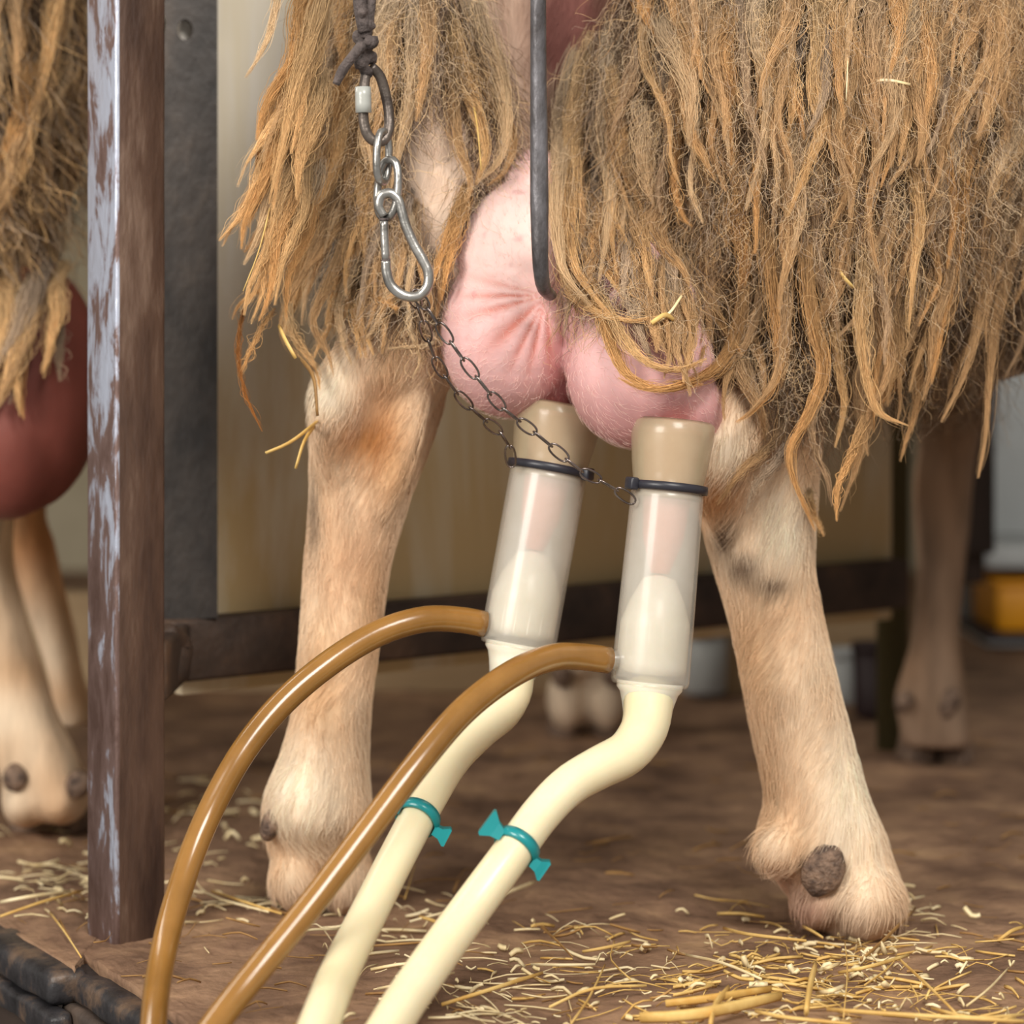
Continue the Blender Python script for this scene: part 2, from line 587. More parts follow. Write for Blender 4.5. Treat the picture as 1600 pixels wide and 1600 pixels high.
def post_mesh():
    s, bv = 0.0168, 0.0022
    prof = []
    for cx, cy, a0 in ((s - bv, s - bv, 0), (-s + bv, s - bv, 90), (-s + bv, -s + bv, 180), (s - bv, -s + bv, 270)):
        for k in range(4):
            a = math.radians(a0 + 30 * k)
            prof.append((cx + bv * math.cos(a), cy + bv * math.sin(a)))
    R = Matrix.Rotation(math.radians(40), 2)
    base = P(197, 1440, 0.0)
    cx, cy = base.x, 0.0
    V, F = [], []
    zs = np.linspace(-0.03, 1.25, 80)
    n = len(prof)
    for z in zs:
        for x, y in prof:
            q = R @ Vector((x, y))
            nn = noise.noise_vector(Vector((q.x * 60, q.y * 60, z * 14))) * 0.0004
            V.append((cx + q.x + nn.x, cy + q.y + nn.y, z))
    for i in range(len(zs) - 1):
        for k in range(n):
            l = (k + 1) % n
            F.append((i * n + k, i * n + l, (i + 1) * n + l, (i + 1) * n + k))
    F.append(tuple(range(n)))
    F.append(tuple((len(zs) - 1) * n + k for k in range(n)))
    return V, F


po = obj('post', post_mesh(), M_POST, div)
po.data.materials.append(M_POSTSHADE)
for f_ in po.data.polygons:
    if f_.normal.x > 0.50 and f_.normal.y < 0: f_.material_index = 1  # right-facing sides take the shade-toned brown
po['label'] = 'square steel post with worn grey paint and rust'
A = Vector((-0.222, 0.109, 0))
B = Vector((0.315, 0.600, 0))
DIR = (B - A).normalized()
NRM = Vector((DIR.y, -DIR.x, 0))            # towards the camera side
ANG = math.atan2(DIR.y, DIR.x)
RZ = Matrix.Rotation(ANG, 3, 'Z')


def along(s, z, off=0.0):
    return A + DIR * s + NRM * off + Vector((0, 0, z))


LEN = (B - A).length
zt = CAM_Z - (965 - HOR) * 1.62 / FPX
zb = CAM_Z - (1062 - HOR) * 1.62 / FPX
rail_vf = bevel_box(along(LEN / 2, (zt + zb) / 2, 0.004), (LEN, 0.022, zt - zb), RZ, 0.003)
obj('bottom_rail', rail_vf, M_RAIL, div)
obj('panel', bevel_box(along(LEN / 2 + 0.01, 0.68, -0.008), (LEN - 0.02, 0.008, 1.12), RZ, 0.001, 1), M_PANEL, div)


def stile():
    """flat bar with a bolt hole"""
    w2, th = 0.0235, 0.006
    c0 = P(281, 400, 0.115)
    zh = P(288, 42, 0.1).z
    Rr = Matrix.Rotation(math.radians(12), 3, 'Z')
    k = 16
    hc = 0.003
    hole = [(hc + 0.0050 * math.cos(2 * math.pi * i / k), 0.0066 * math.sin(2 * math.pi * i / k)) for i in range(k)]
    sq = []
    for i in range(k):
        a = 2 * math.pi * i / k
        m_ = max(abs(math.cos(a)), abs(math.sin(a)))
        sq.append((w2 * math.cos(a) / m_, w2 * math.sin(a) / m_))
    V, F = [], []
    for y in (-th / 2, th / 2):
        for lst in (hole, sq):
            for x, z in lst: V.append((x, y, z))
    for i in range(k):
        j = (i + 1) % k
        F += [(i, j, k + j, k + i), (2 * k + i, 3 * k + i, 3 * k + j, 2 * k + j), (i, 2 * k + i, 2 * k + j, j)]
        F += [(k + i, k + j, 3 * k + j, 3 * k + i)]
    V = [Rr @ Vector(v) + Vector((c0.x, c0.y, zh)) for v in V]
    lo = bevel_box((0, 0, 0), (2 * w2, th, zh - w2 - zt + 0.0), None, 0.0)
    lo = ([Rr @ Vector(v) + Vector((c0.x, c0.y, (zh - w2 + zt) / 2)) for v in lo[0]], lo[1])
    up = bevel_box((0, 0, 0), (2 * w2, th, 0.6), None, 0.0)
    up = ([Rr @ Vector(v) + Vector((c0.x, c0.y, zh + w2 + 0.3)) for v in up[0]], up[1])
    return join((V, F), lo, up)


obj('stile', stile(), M_STILE, div, smooth=False)
wp = [P(243, -60, 0.035), P(246, -10, 0.032), P(243, 20, 0.030), P(247, 45, 0.030), P(246, 66, 0.034)]
obj('weld', tube(wp, [0.004, 0.0055, 0.0046, 0.0058, 0.002], 10, 24), M_BOLT, div)
wb = [P(262, 985, 0.055), P(276, 1010, 0.075), P(268, 1050, 0.06), P(250, 1062, 0.035)]
obj('weld', tube(wb, [0.005, 0.010, 0.010, 0.003], 10, 20), M_RAIL, div)
obj('bracket', bevel_box((-0.212, 0.055, (zt + zb) / 2), (0.020, 0.11, zt - zb - 0.004), None, 0.003), M_RAIL, div)

# ------------------------------------------------------------------ right-hand background
po2 = empty('support_post', P(1536, 1300, 0.95).to_tuple(), 'near-black square post standing at the right behind the far leg', 'post')
a, b = P(1512, 1020, 0.95), P(1560, 560, 0.95)
obj('upright', bevel_box(((a.x + b.x) / 2, 0.97, 0.50 + a.z / 2), (b.x - a.x, 0.05, 1.0), None, 0.004), M_DARKWOOD, po2)
obj('foot_plate', bevel_box(((a.x + b.x) / 2, 0.99, a.z / 2), (0.022, 0.02, a.z + 0.01), None, 0.002), M_DARKWOOD, po2)
po2.location = ((a.x + b.x) / 2, 0.97, 0)
gp = P(1400, 900, 0.68)
pole = obj('pole', tube([(gp.x, 0.70, -0.01), (gp.x, 0.70, 1.1)], 0.014, 16), M_GREENPOLE)
tag(pole, 'mossy green-brown upright pole at the right end of the white panel', 'pole')
bx = P(1395, 1000, 1.0)
tag(obj('plank_partition', join(*[bevel_box((bx.x - 0.09 + 0.075 * k, 1.22, 0.17), (0.072, 0.02, 0.36), None, 0.002) for k in range(-6, 2)]), M_DARKWOOD),
    'dark timber partition in the gloom behind the pole and far leg', 'partition')
c = P(1592, 952, 1.5)
yb = empty('plastic_crate', (c.x, c.y, 0), 'yellow-orange plastic crate on a pale shelf at the far right edge', 'crate')
obj('crate_body', bevel_box((c.x + 0.06, c.y + 0.08, c.z), (0.17, 0.16, 0.055), None, 0.006), M_YELLOW, yb)
obj('crate_rim', bevel_box((c.x + 0.06, c.y + 0.08, c.z + 0.03), (0.18, 0.17, 0.008), None, 0.003), M_YELLOW, yb)
sh = empty('storage_shelf', (c.x, c.y, 0), 'pale grey shelf unit holding the yellow crate at the far right', 'shelf')
obj('shelf_board', bevel_box((c.x + 0.08, c.y + 0.09, c.z - 0.034), (0.24, 0.2, 0.012), None, 0.002), M_DARKTUB, sh)
obj('shelf_board', bevel_box((c.x + 0.08, c.y + 0.09, c.z + 0.062), (0.24, 0.2, 0.026), None, 0.002), M_PALE, sh)
obj('plinth', bevel_box((c.x + 0.08, c.y + 0.09, (c.z - 0.04) / 2), (0.24, 0.2, c.z - 0.04), None, 0.002), M_PALE, sh)
obj('back_board', bevel_box((c.x + 0.10, c.y + 0.20, 0.35), (0.28, 0.012, 0.7), None, 0.002), M_PALE, sh)


def tub(px, py, Y, r, h, mat, label):
    p = P(px, py, Y)
    t = empty('plastic_tub', (p.x, Y, 0), label, 'tub')
    obj('tub_body', lathe((p.x, Y, 0), (0, 0, 1), [(0.0, 0.0), (r * 0.85, 0.0), (r * 0.9, 0.004), (r, h), (r * 0.93, h), (r * 0.85, 0.01), (0, 0.008)], 28), mat, t)
    obj('tub_rim', lathe((p.x, Y, h), (0, 0, 1), [(r * 0.95, -0.006), (r * 1.06, -0.006), (r * 1.06, 0.003), (r * 0.95, 0.003), (r * 0.95, -0.006)], 28), mat, t)


tub(1100, 1050, 1.05, 0.024, 0.062, M_PALE, 'small pale grey tub on the floor behind the right milking cup')
tub(1318, 1080, 0.98, 0.016, 0.05, M_PALE, 'small pale tub on the floor just right of the near right leg')
tub(1362, 1080, 0.90, 0.018, 0.065, M_DARKTUB, 'dark maroon tub on the floor below the green pole')

# ------------------------------------------------------------------ sheep bodies
Z0 = Vector((0, 0, 1))


def hull():
    """main sheep: trunk, haunches, both hind legs and the far front leg, fused"""
    parts = [
        ellipsoid((0.180, 0.075, 0.500), (0.150, 0.150, 0.195)),
        ellipsoid((0.300, 0.200, 0.510), (0.160, 0.190, 0.190)),
        ellipsoid((0.400, 0.420, 0.530), (0.150, 0.175, 0.185)),
        ellipsoid((0.060, 0.130, 0.560), (0.150, 0.110, 0.200)),
        ellipsoid((-0.056, 0.050, 0.500), (0.056, 0.085, 0.185)),
        ellipsoid((-0.030, 0.030, 0.420), (0.050, 0.060, 0.100)),
    ]
    # right hind leg
    R = [(470, 1130, 1340), (560, 1115, 1310), (640, 1102, 1288), (700, 1086, 1280), (760, 1088, 1275), (820, 1100, 1271), (880, 1116, 1270), (940, 1134, 1278), (1000, 1149, 1291),
         (1060, 1161, 1305), (1120, 1172, 1320), (1180, 1185, 1336), (1240, 1196, 1353), (1290, 1188, 1374), (1330, 1182, 1388), (1365, 1210, 1400), (1400, 1238, 1410)]
    parts.append(rings(R, [0.02] * 6 + [0.015] * 3 + [0.01] * 5 + [0.012, 0.02, 0.03], [0.07, 0.062, 0.055, 0.05, 0.046, 0.04, 0.033, 0.029, 0.027, 0.026, 0.026, 0.026, 0.027, 0.031, 0.033, 0.031, 0.03]))
    parts.append(tube([P(1190, 540, -0.02), P(1155, 630, -0.036), P(1124, 690, -0.040), P(1122, 750, -0.026), P(1140, 830, -0.006)], [0.014, 0.018, 0.0225, 0.018, 0.009], 14, 20))       # point of hock
    parts.append(ellipsoid(P(1215, 1325, -0.012), (0.014, 0.016, 0.014)))      # ergot tuft
    parts.append(ellipsoid(P(1272, 1400, 0.010), (0.014, 0.030, 0.020)))       # heel bulb, inner claw
    parts.append(ellipsoid(P(1352, 1405, 0.004), (0.022, 0.040, 0.024)))       # heel bulb, outer claw
    parts.append(ellipsoid(P(1330, 1425, 0.04), (0.028, 0.05, 0.018)))
    # left hind leg
    Lr = [(420, 600, 770), (480, 572, 742), (540, 545, 715), (580, 522, 704), (620, 501, 694), (660, 491, 682), (700, 488, 668), (760, 487, 645), (820, 484, 625), (880, 479, 608), (940, 475, 598),
          (1000, 471, 590), (1060, 466, 582), (1120, 458, 576), (1180, 441, 573), (1230, 421, 575), (1270, 414, 580), (1300, 417, 576), (1335, 426, 570)]
    parts.append(rings(Lr, [0.02] * 4 + [0.03] * 8 + [0.035] * 4 + [0.04, 0.05, 0.06], [0.07, 0.06, 0.052, 0.048, 0.046, 0.043, 0.04, 0.034, 0.03, 0.028, 0.027, 0.026, 0.026, 0.026, 0.028, 0.032, 0.034, 0.032, 0.03]))
    parts.append(tube([P(590, 480, 0.0), P(556, 560, -0.010), P(527, 622, -0.016), P(520, 680, -0.006), P(522, 740, 0.004)], [0.012, 0.013, 0.016, 0.013, 0.008], 14, 20))        # point of hock
    parts.append(tube([P(650, 560, 0.0), P(640, 640, -0.008), P(620, 720, -0.004), P(590, 800, 0.008)], [0.012, 0.010, 0.010, 0.008], 12, 14))   # tendon
    parts.append(ellipsoid(P(465, 1365, 0.055), (0.016, 0.035, 0.024)))
    parts.append(ellipsoid(P(538, 1370, 0.062), (0.016, 0.035, 0.024)))
    # far front leg
    Fr = [(420, 1430, 1640), (540, 1440, 1580), (620, 1440, 1548), (700, 1434, 1528), (760, 1426, 1520), (820, 1428, 1516), (900, 1433, 1507), (980, 1428, 1500), (1040, 1412, 1505), (1090, 1397, 1512), (1130, 1404, 1515), (1165, 1408, 1520)]
    parts.append(rings(Fr, [0.52, 0.56, 0.60] + [0.62] * 9, [0.08, 0.07, 0.045, 0.03, 0.027, 0.025, 0.022, 0.021, 0.024, 0.027, 0.027, 0.026]))
    V, F = remesh(join(*parts), 0.0038, 5)
    return V, F


def ss(a, b, x):
    t = np.clip((x - a) / (b - a), 0, 1)
    return t * t * (3 - 2 * t)


def mix(a, b, t):
    return a + (b - a) * t[:, None]


def pxs(co):
    d = co[:, 1] - CAM_Y
    return 800 + FPX * co[:, 0] / d, HOR - FPX * (co[:, 2] - CAM_Z) / d


def nz(co, s, o=0.0):
    return np.array([noise.noise(Vector(c_) * s + Vector((o, o * 2, 0))) for c_ in co])


def blob(u, v, cu, cv, ru, rv):
    return np.exp(-(((u - cu) / ru) ** 2 + ((v - cv) / rv) ** 2))


def body_col(co):
    """coat colours: brown wool base darkened for depth, cream legs with tan markings, pale skin under the tail, far front leg shaded darker"""
    n = len(co)
    x, y, z = co.T
    u, v = x * 2667 + 800, 560 - (z - CAM_Z) * 2667          # body-plane coordinates (mm-like), y ignored
    c_ = np.tile(np.array(S(80, 60, 44)), (n, 1))  # wool base darkened for depth behind the locks
    skin = blob(u, v, 770, 140, 90, 260) * ss(0.10, 0.06, y)
    c_ = mix(c_, np.array(S(206, 178, 158)), np.clip(skin * 1.6, 0, 1))
    c_ = mix(c_, np.array(S(104, 66, 60)), np.clip(1.6 * blob(u, v, 890, 40, 55, 110), 0, 1))
    thigh = blob(u, v, 690, 270, 42, 130) * ss(0.10, 0.06, y)
    c_ = mix(c_, np.array(S(232, 206, 184)), np.clip(thigh * 1.6, 0, 1))
    leg = ss(0.345, 0.300, z)
    leg = np.where(x < 0.02, ss(0.375, 0.345, z), leg)
    base = np.tile(np.array(S(238, 213, 183)), (n, 1))
    m = nz(co * np.array([1, 1, 0.4]), 38) * 0.5 + 0.5
    base = mix(base, np.array(S(212, 170, 124)), np.clip(m * 1.3 - 0.35, 0, 1))
    base = mix(base, np.array(S(246, 230, 206)), np.clip(blob(u, v, 1330, 1230, 60, 140) + blob(u, v, 515, 610, 45, 60) + 0.7 * blob(u, v, 1125, 690, 40, 40) + blob(u, v, 1225, 830, 50, 70) + blob(u, v, 470, 1240, 70, 80), 0, 1))
    base = mix(base, np.array(S(186, 126, 72)), np.clip(0.8 * blob(u, v, 1115, 772, 40, 30) + 0.7 * blob(u, v, 560, 690, 60, 40) + 0.5 * blob(u, v, 545, 860, 70, 90) + .55 * blob(u, v, 600, 640, 40, 90), 0, 1))
    base = mix(base, np.array(S(96, 72, 54)), np.clip(0.9 * blob(u, v, 1128, 838, 16, 30) + 0.95 * blob(u, v, 1158, 884, 24, 22) + 0.9 * blob(u, v, 1205, 912, 26, 13) + 0.7 * blob(u, v, 490, 800, 9, 60), 0, 1))
    base = mix(base, np.array(S(186, 140, 122)), np.clip(0.8 * blob(u, v, 1260, 1420, 36, 40) + 0.5 * blob(u, v, 1215, 1370, 40, 30), 0, 1))
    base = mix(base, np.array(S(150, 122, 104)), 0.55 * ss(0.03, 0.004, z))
    base = mix(base, np.array(S(116, 88, 70)), np.where(y > 0.45, 0.8, 0.0))  # far front leg darkened, its shade put into the coat colour
    return mix(c_, base, leg)


sheep = empty('sheep', (0.035, 0.04, 0), 'shaggy tan long-woolled sheep seen from behind, being milked at the centre', 'sheep')
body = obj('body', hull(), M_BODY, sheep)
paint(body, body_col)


def bvh_of(o):
    me = o.data
    return BVHTree.FromPolygons([v.co.copy() for v in me.vertices], [tuple(p.vertices) for p in me.polygons])


BVH = bvh_of(body)
CAMP = Vector((0, CAM_Y, CAM_Z))


def claw(c, rx, ly, h, yaw):
    """one cloven claw: rounded wedge, heel at back"""
    R_ = Matrix.Rotation(yaw, 3, 'Z')
    pts, V, F = [], [], []
    seg, rows = 14, 6
    for i in range(rows):
        t = i / (rows - 1)
        for k in range(seg):
            a_ = 2 * math.pi * k / seg
            s_ = 1 - 0.28 * t
            yy = math.sin(a_) * ly * s_ * (1.25 if math.sin(a_) > 0 else 0.8)
            hh = h * t * (1.0 - 0.25 * max(0, math.sin(a_)))
            V.append(R_ @ Vector((math.cos(a_) * rx * s_, yy, hh)) + Vector(c))
    for i in range(rows - 1):
        for k in range(seg):
            l = (k + 1) % seg
            F.append((i * seg + k, i * seg + l, (i + 1) * seg + l, (i + 1) * seg + k))
    F.append(tuple(range(seg)))
    F.append(tuple((rows - 1) * seg + k for k in range(seg)))
    return V, F


def dewclaw(c, r, tilt=0.0):
    V, F = ellipsoid((0, 0, 0), r, Matrix.Rotation(tilt, 3, 'Y'), 16, 12)
    return [Vector(q) * (1 + 0.15 * noise.noise(Vector(q) * 110 + Vector(c) * 50) + 0.04 * noise.noise(Vector(q) * 420)) + Vector(c) for q in V], F


for px, py, Y, rx, yaw in ((1283, 1442, 0.045, 0.015, -0.2), (1352, 1446, 0.042, 0.019, -0.25), (468, 1400, 0.09, 0.016, 0.05), (540, 1400, 0.095, 0.016, -0.05)):
    p = P(px, py, Y)
    obj('hoof', claw((p.x, p.y, -0.004), rx, 0.034, 0.022, yaw), M_HOOF, sheep)
for px, Y in ((1432, 0.655), (1492, 0.655)):
    p = P(px, 1190, Y)
    obj('hoof', claw((p.x, p.y, -0.004), 0.017, 0.034, 0.028, 0), M_HOOF, sheep)
for px, py, Y, r in ((1287, 1360, -0.0205, (0.0125, 0.0065, 0.0155)), (424, 1288, 0.024, (0.006, 0.008, 0.0105)),
                     (1412, 1097, 0.592, (0.0075, 0.007, 0.010)), (1482, 1100, 0.596, (0.0085, 0.007, 0.014))):
    obj('dewclaw', dewclaw(P(px, py, Y), r, 0.4), M_HOOF, sheep)


def udder_mesh():
    parts = [
        ellipsoid(P(798, 520, -0.030), (0.0410, 0.050, 0.0490)),
        ellipsoid(P(812, 440, -0.014), (0.0400, 0.052, 0.0600)),
        ellipsoid(P(832, 380, 0.012), (0.038, 0.054, 0.056)),
        ellipsoid(P(1000, 580, -0.066), (0.0415, 0.048, 0.0435)),
        ellipsoid(P(990, 520, -0.048), (0.0385, 0.048, 0.0540)),
        ellipsoid(P(960, 440, 0.010), (0.042, 0.050, 0.060)),
        ellipsoid(P(1046, 638, -0.050), (0.031, 0.044, 0.0265)),
        ellipsoid(P(858, 588, -0.010), (0.024, 0.040, 0.026)),
    ]
    V, F = remesh(join(*parts), 0.0020, 4)
    pin = P(855, 466, -0.078)
    out = []
    for q in V:
        q = Vector(q)
        u_, v_ = PX(q)
        dx, dy = u_ - 853, v_ - 462
        r_ = math.hypot(dx, dy)
        a_ = math.atan2(dy, -dx)                     # 0 = left, pi/2 = down
        if q.y < 0.0 and u_ < 884:
            pull = math.exp(-(r_ / 45) ** 2) * 0.012
            fold = (abs(math.sin(a_ * 9 + 0.9 * math.sin(a_ * 5))) ** 0.6 * 2 - 1) * math.exp(-((r_ - 62) / 62) ** 2) * ss(-0.55, 0.0, np.array([a_]))[0] * (1 - ss(1.6, 2.1, np.array([a_]))[0])
            q = q + Vector((0, pull - 0.0013 * fold, 0))
        out.append(q)
    return out, F


def udder_col(co):
    u, v = pxs(co)
    n = len(co)
    c_ = np.tile(np.array(S(228, 182, 180)), (n, 1))
    c_ = mix(c_, np.array(S(242, 212, 204)), np.clip(1.0 * blob(u, v, 800, 360, 120, 110), 0, 1))
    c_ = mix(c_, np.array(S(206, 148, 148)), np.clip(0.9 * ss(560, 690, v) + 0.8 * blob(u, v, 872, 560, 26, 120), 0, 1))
    dx, dy = u - 853, v - 462
    r_, a_ = np.hypot(dx, dy), np.arctan2(dy, -dx)
    f = 1 - np.abs(np.sin(a_ * 9 + 0.9 * np.sin(a_ * 5))) ** 0.6
    k = np.clip(f * 1.5, 0, 1) * np.exp(-((r_ - 60) / 58) ** 2) * ss(-0.55, 0.0, a_) * (1 - ss(1.5, 1.9, a_))
    c_ = mix(c_, np.array(S(206, 104, 78)), np.clip(0.75 * k, 0, 1))
    m = nz(co, 120)
    c_ = mix(c_, np.array(S(186, 120, 124)), np.clip((m - 0.5) * 2.5, 0, 0.35))
    return c_


udder = obj('udder', udder_mesh(), M_UDDER, sheep)
udder['label'] = 'pink wrinkled udder with two lobes'
paint(udder, udder_col)
UBVH = bvh_of(udder)

# neighbour sheep on the left and the foot behind the panel
sh2 = empty('sheep', (-0.40, 0.30, 0), 'blurred tan sheep in the next stall at the left edge, mostly outside the picture', 'sheep')


def hull2():
    parts = [ellipsoid((-0.50, 0.24, 0.52), (0.215, 0.16, 0.215)), ellipsoid((-0.62, 0.55, 0.52), (0.20, 0.40, 0.2))]
    L1 = [(600, -40, 160), (700, 0, 120), (790, 5, 70), (850, 15, 85), (920, 32, 100), (990, 55, 118), (1050, 75, 128), (1090, 82, 140), (1130, 84, 150)]
    parts.append(rings(L1, 0.42, [0.07, 0.05, 0.035, 0.03, 0.027, 0.025, 0.025, 0.027, 0.027]))
    L2 = [(640, -110, 60), (760, -95, 30), (850, -80, 18), (920, -68, 28), (990, -55, 48), (1060, -42, 72), (1120, -22, 92), (1170, -8, 118), (1210, 0, 130), (1245, 20, 118)]
    parts.append(rings(L2, 0.29, [0.07, 0.05, 0.04, 0.034, 0.03, 0.028, 0.028, 0.03, 0.03, 0.028]))
    parts.append(ellipsoid(P(42, 1244, 0.30), (0.017, 0.04, 0.022)))
    parts.append(ellipsoid(P(100, 1240, 0.30), (0.019, 0.04, 0.022)))
    return remesh(join(*parts), 0.0055, 4)


def body2_col(co):
    x, y, z = co.T
    n = len(co)
    c_ = np.tile(np.array(S(118, 88, 58)), (n, 1))
    base = np.tile(np.array(S(240, 216, 186)), (n, 1))
    base = mix(base, np.array(S(176, 118, 68)), np.where(y > 0.355, 0.9, 0.0) * ss(0.12, 0.2, z))
    m = nz(co, 30) * 0.5 + 0.5
    base = mix(base, np.array(S(206, 160, 116)), np.clip(m * 1.2 - 0.3, 0, 1))
    return mix(c_, base, ss(0.33, 0.29, z))


body2 = obj('body', hull2(), M_BODY, sh2)
paint(body2, body2_col)
u2 = obj('udder', remesh(join(ellipsoid(P(40, 600, 0.20), (0.052, 0.05, 0.085)), ellipsoid(P(10, 690, 0.19), (0.042, 0.045, 0.052))), 0.004, 4), M_UDDER, sh2)
paint(u2, lambda co: np.tile(np.array(S(124, 66, 56)), (len(co), 1)))
for px, Y in ((52, 0.335), (108, 0.345)):
    p = P(px, 1275, Y)
    obj('hoof', claw((p.x, p.y, -0.004), 0.017, 0.034, 0.026, 0), M_HOOF, sh2)
for px, py, Y in ((24, 1215, 0.262), (122, 1225, 0.268)):
    obj('dewclaw', dewclaw(P(px, py, Y), (0.009, 0.008, 0.010)), M_HOOF, sh2)
BVH2 = bvh_of(body2)

sh3 = empty('sheep', P(920, 1160, 0.78).to_tuple(), 'another sheep behind the white panel, only its pale blurred foot showing between the cups', 'sheep')
sh3.location.z = 0
pf = P(915, 1100, 0.78)
b3 = obj('body', remesh(join(
    ellipsoid((pf.x - 0.02, 1.12, 0.52), (0.17, 0.36, 0.19)),
    tube([(pf.x - 0.01, 0.86, 0.45), (pf.x, 0.80, 0.24), (pf.x + 0.003, 0.785, 0.12), (pf.x + 0.002, 0.78, 0.055)], [0.06, 0.032, 0.022, 0.026], 16, 30),
    ellipsoid((pf.x - 0.016, 0.79, 0.030), (0.019, 0.036, 0.030)), ellipsoid((pf.x + 0.020, 0.79, 0.030), (0.019, 0.036, 0.030))), 0.0055, 3), M_BODY, sh3)
paint(b3, lambda co: mix(np.tile(np.array(S(120, 92, 64)), (len(co), 1)), np.array(S(226, 204, 178)), ss(0.33, 0.29, co[:, 2])))
for dx in (-0.018, 0.022):
    obj('hoof', claw((pf.x + dx, 0.80, -0.004), 0.017, 0.036, 0.022, 0), M_HOOF, sh3)
for dx in (-0.022, 0.024):
    obj('dewclaw', dewclaw((pf.x + dx, 0.755, 0.055), (0.010, 0.009, 0.011)), M_HOOF, sh3)

# ------------------------------------------------------------------ milking cups, tubes
def P3(px, py, D): return P(px, py, D + CAM_Y)


def make_cup(top, bot, r0, r1, nip_side, label, tie_head_ang, tie_drop):
    t = empty('milking_cup', bot.to_tuple(), label, 'milking cup', None)
    ax = (bot - top).normalized()
    L_ = (bot - top).length
    xd = Vector((1, 0, 0))
    r = lambda s: r0 + (r1 - r0) * s / L_
    prof = [(r0 - 0.0012, 0.0), (r0, 0.001)] + [(r(s), s) for s in np.linspace(0.004, L_ - 0.006, 14)] + [(r1 * 0.995, L_ - 0.003), (r1 * 0.96, L_ - 0.0008), (r1 * 0.90, L_), (r1 * 0.72, L_ + 0.0005), (r1 * 0.66, L_ - 0.001),
            (r1 * 0.66, L_ - 0.004), (r1 * 0.9, L_ - 0.004), (r0 - 0.002, 0.003), (r0 - 0.0012, 0.0)]
    obj('shell', lathe(top, ax, prof, 48, xd), M_SHELL, t)
    # inner liner and teat seen through the milky shell
    ln = [(0.0, 0.045), (r0 * 0.45, 0.048), (r0 * 0.74, 0.060)] + [(r(s) * 0.90, s) for s in np.linspace(0.072, L_ - 0.008, 8)] + [(r1 * 0.55, L_ - 0.006), (0.0, L_ - 0.006)]
    obj('liner', lathe(top, ax, ln, 32, xd), M_LINER, t)
    # mouthpiece above the tie
    mp_ = [(r0 * 0.93, 0.0), (r0 * 0.98, -0.006), (r0 * 1.06, -0.016), (r0 * 1.14, -0.030), (r0 * 1.14, -0.037), (r0 * 1.04, -0.039), (r0 * 0.95, -0.028), (r0 * 0.86, -0.01), (r0 * 0.84, 0.004), (r0 * 0.93, 0.004), (r0 * 0.93, 0.0)]
    obj('mouthpiece', lathe(top, ax, mp_, 40, xd), M_MOUTH, t)
    # end collar
    obj('end_collar', lathe(top, ax, [(r1 * 0.60, L_ - 0.002), (r1 * 0.84, L_ - 0.002), (r1 * 0.83, L_ + 0.0015), (r1 * 0.74, L_ + 0.004), (r1 * 0.67, L_ + 0.009), (r1 * 0.60, L_ + 0.016), (r1 * 0.56, L_ + 0.017), (r1 * 0.56, L_ + 0.002), (r1 * 0.60, L_ - 0.002)], 36, xd), M_LINER, t)
    # cable tie
    tie = obj('cable_tie', lathe(top + ax * tie_drop, ax, [(r0 + 0.0004, -0.0024), (r0 + 0.0019, -0.0022), (r0 + 0.0021, 0), (r0 + 0.0019, 0.0022), (r0 + 0.0004, 0.0024), (r0 + 0.0004, -0.0024)], 48, xd), M_TIE, t)
    tie['label'] = 'black cable tie around the rim'
    vv = ax.cross(xd).normalized()
    uu = (xd - ax * xd.dot(ax)).normalized()
    d = uu * math.cos(tie_head_ang) + vv * math.sin(tie_head_ang)
    if d.y > 0: d.y = -d.y
    rot = d.to_track_quat('Y', 'Z').to_matrix()
    obj('tie_head', bevel_box(top + ax * tie_drop + d * (r0 + 0.0038), (0.0075, 0.0050, 0.0068), rot, 0.0010), M_TIE, tie)
    return t, ax, L_


cupL_t, cupL_b = P3(857, 738, 1.462), P3(808, 1012, 1.452)
cupR_t, cupR_b = P3(1043, 768, 1.402), P3(1015, 1072, 1.392)
cupL, axL, LL = make_cup(cupL_t, cupL_b, 0.0220, 0.0218, -1, 'milky plastic milking cup on the left udder half, black tie at its rim', 0.55, -0.002)
cupR, axR, LR = make_cup(cupR_t, cupR_b, 0.0200, 0.0216, -1, 'milky plastic milking cup on the right udder half, beside the near right leg', 2.6, -0.002)

# teats belong to the udder (seen through the shells)
for tp, ax_ in ((cupL_t, axL), (cupR_t, axR)):
    te = obj('teat', tube([tp - ax_ * 0.034, tp - ax_ * 0.015, tp + ax_ * 0.012, tp + ax_ * 0.034, tp + ax_ * 0.045], [0.0165, 0.0145, 0.0130, 0.0112, 0.005], 20, 26), M_TEAT, sheep)


def nipple(base, tip, cup):
    d = tip - base
    obj('side_nipple', lathe(base, d, [(0.0066, -0.003), (0.0066, 0.001), (0.0052, 0.003), (0.0052, d.length * 0.6), (0.0045, d.length), (0.0, d.length)], 20), M_SHELL, cup)


nipple(P3(772, 975, 1.448), P3(742, 974, 1.446), cupL)
nipple(P3(968, 1032, 1.388), P3(930, 1030, 1.384), cupR)


def hose(name, pts, r, mat, label, cat, n=90, seg=20, group=None):
    q = [P3(*p) for p in pts]
    o = empty(name, q[-1].to_tuple(), label, cat, group)
    obj('hose_wall', tube(q, r, seg, n), mat, o)
    return o, spline(q, n)


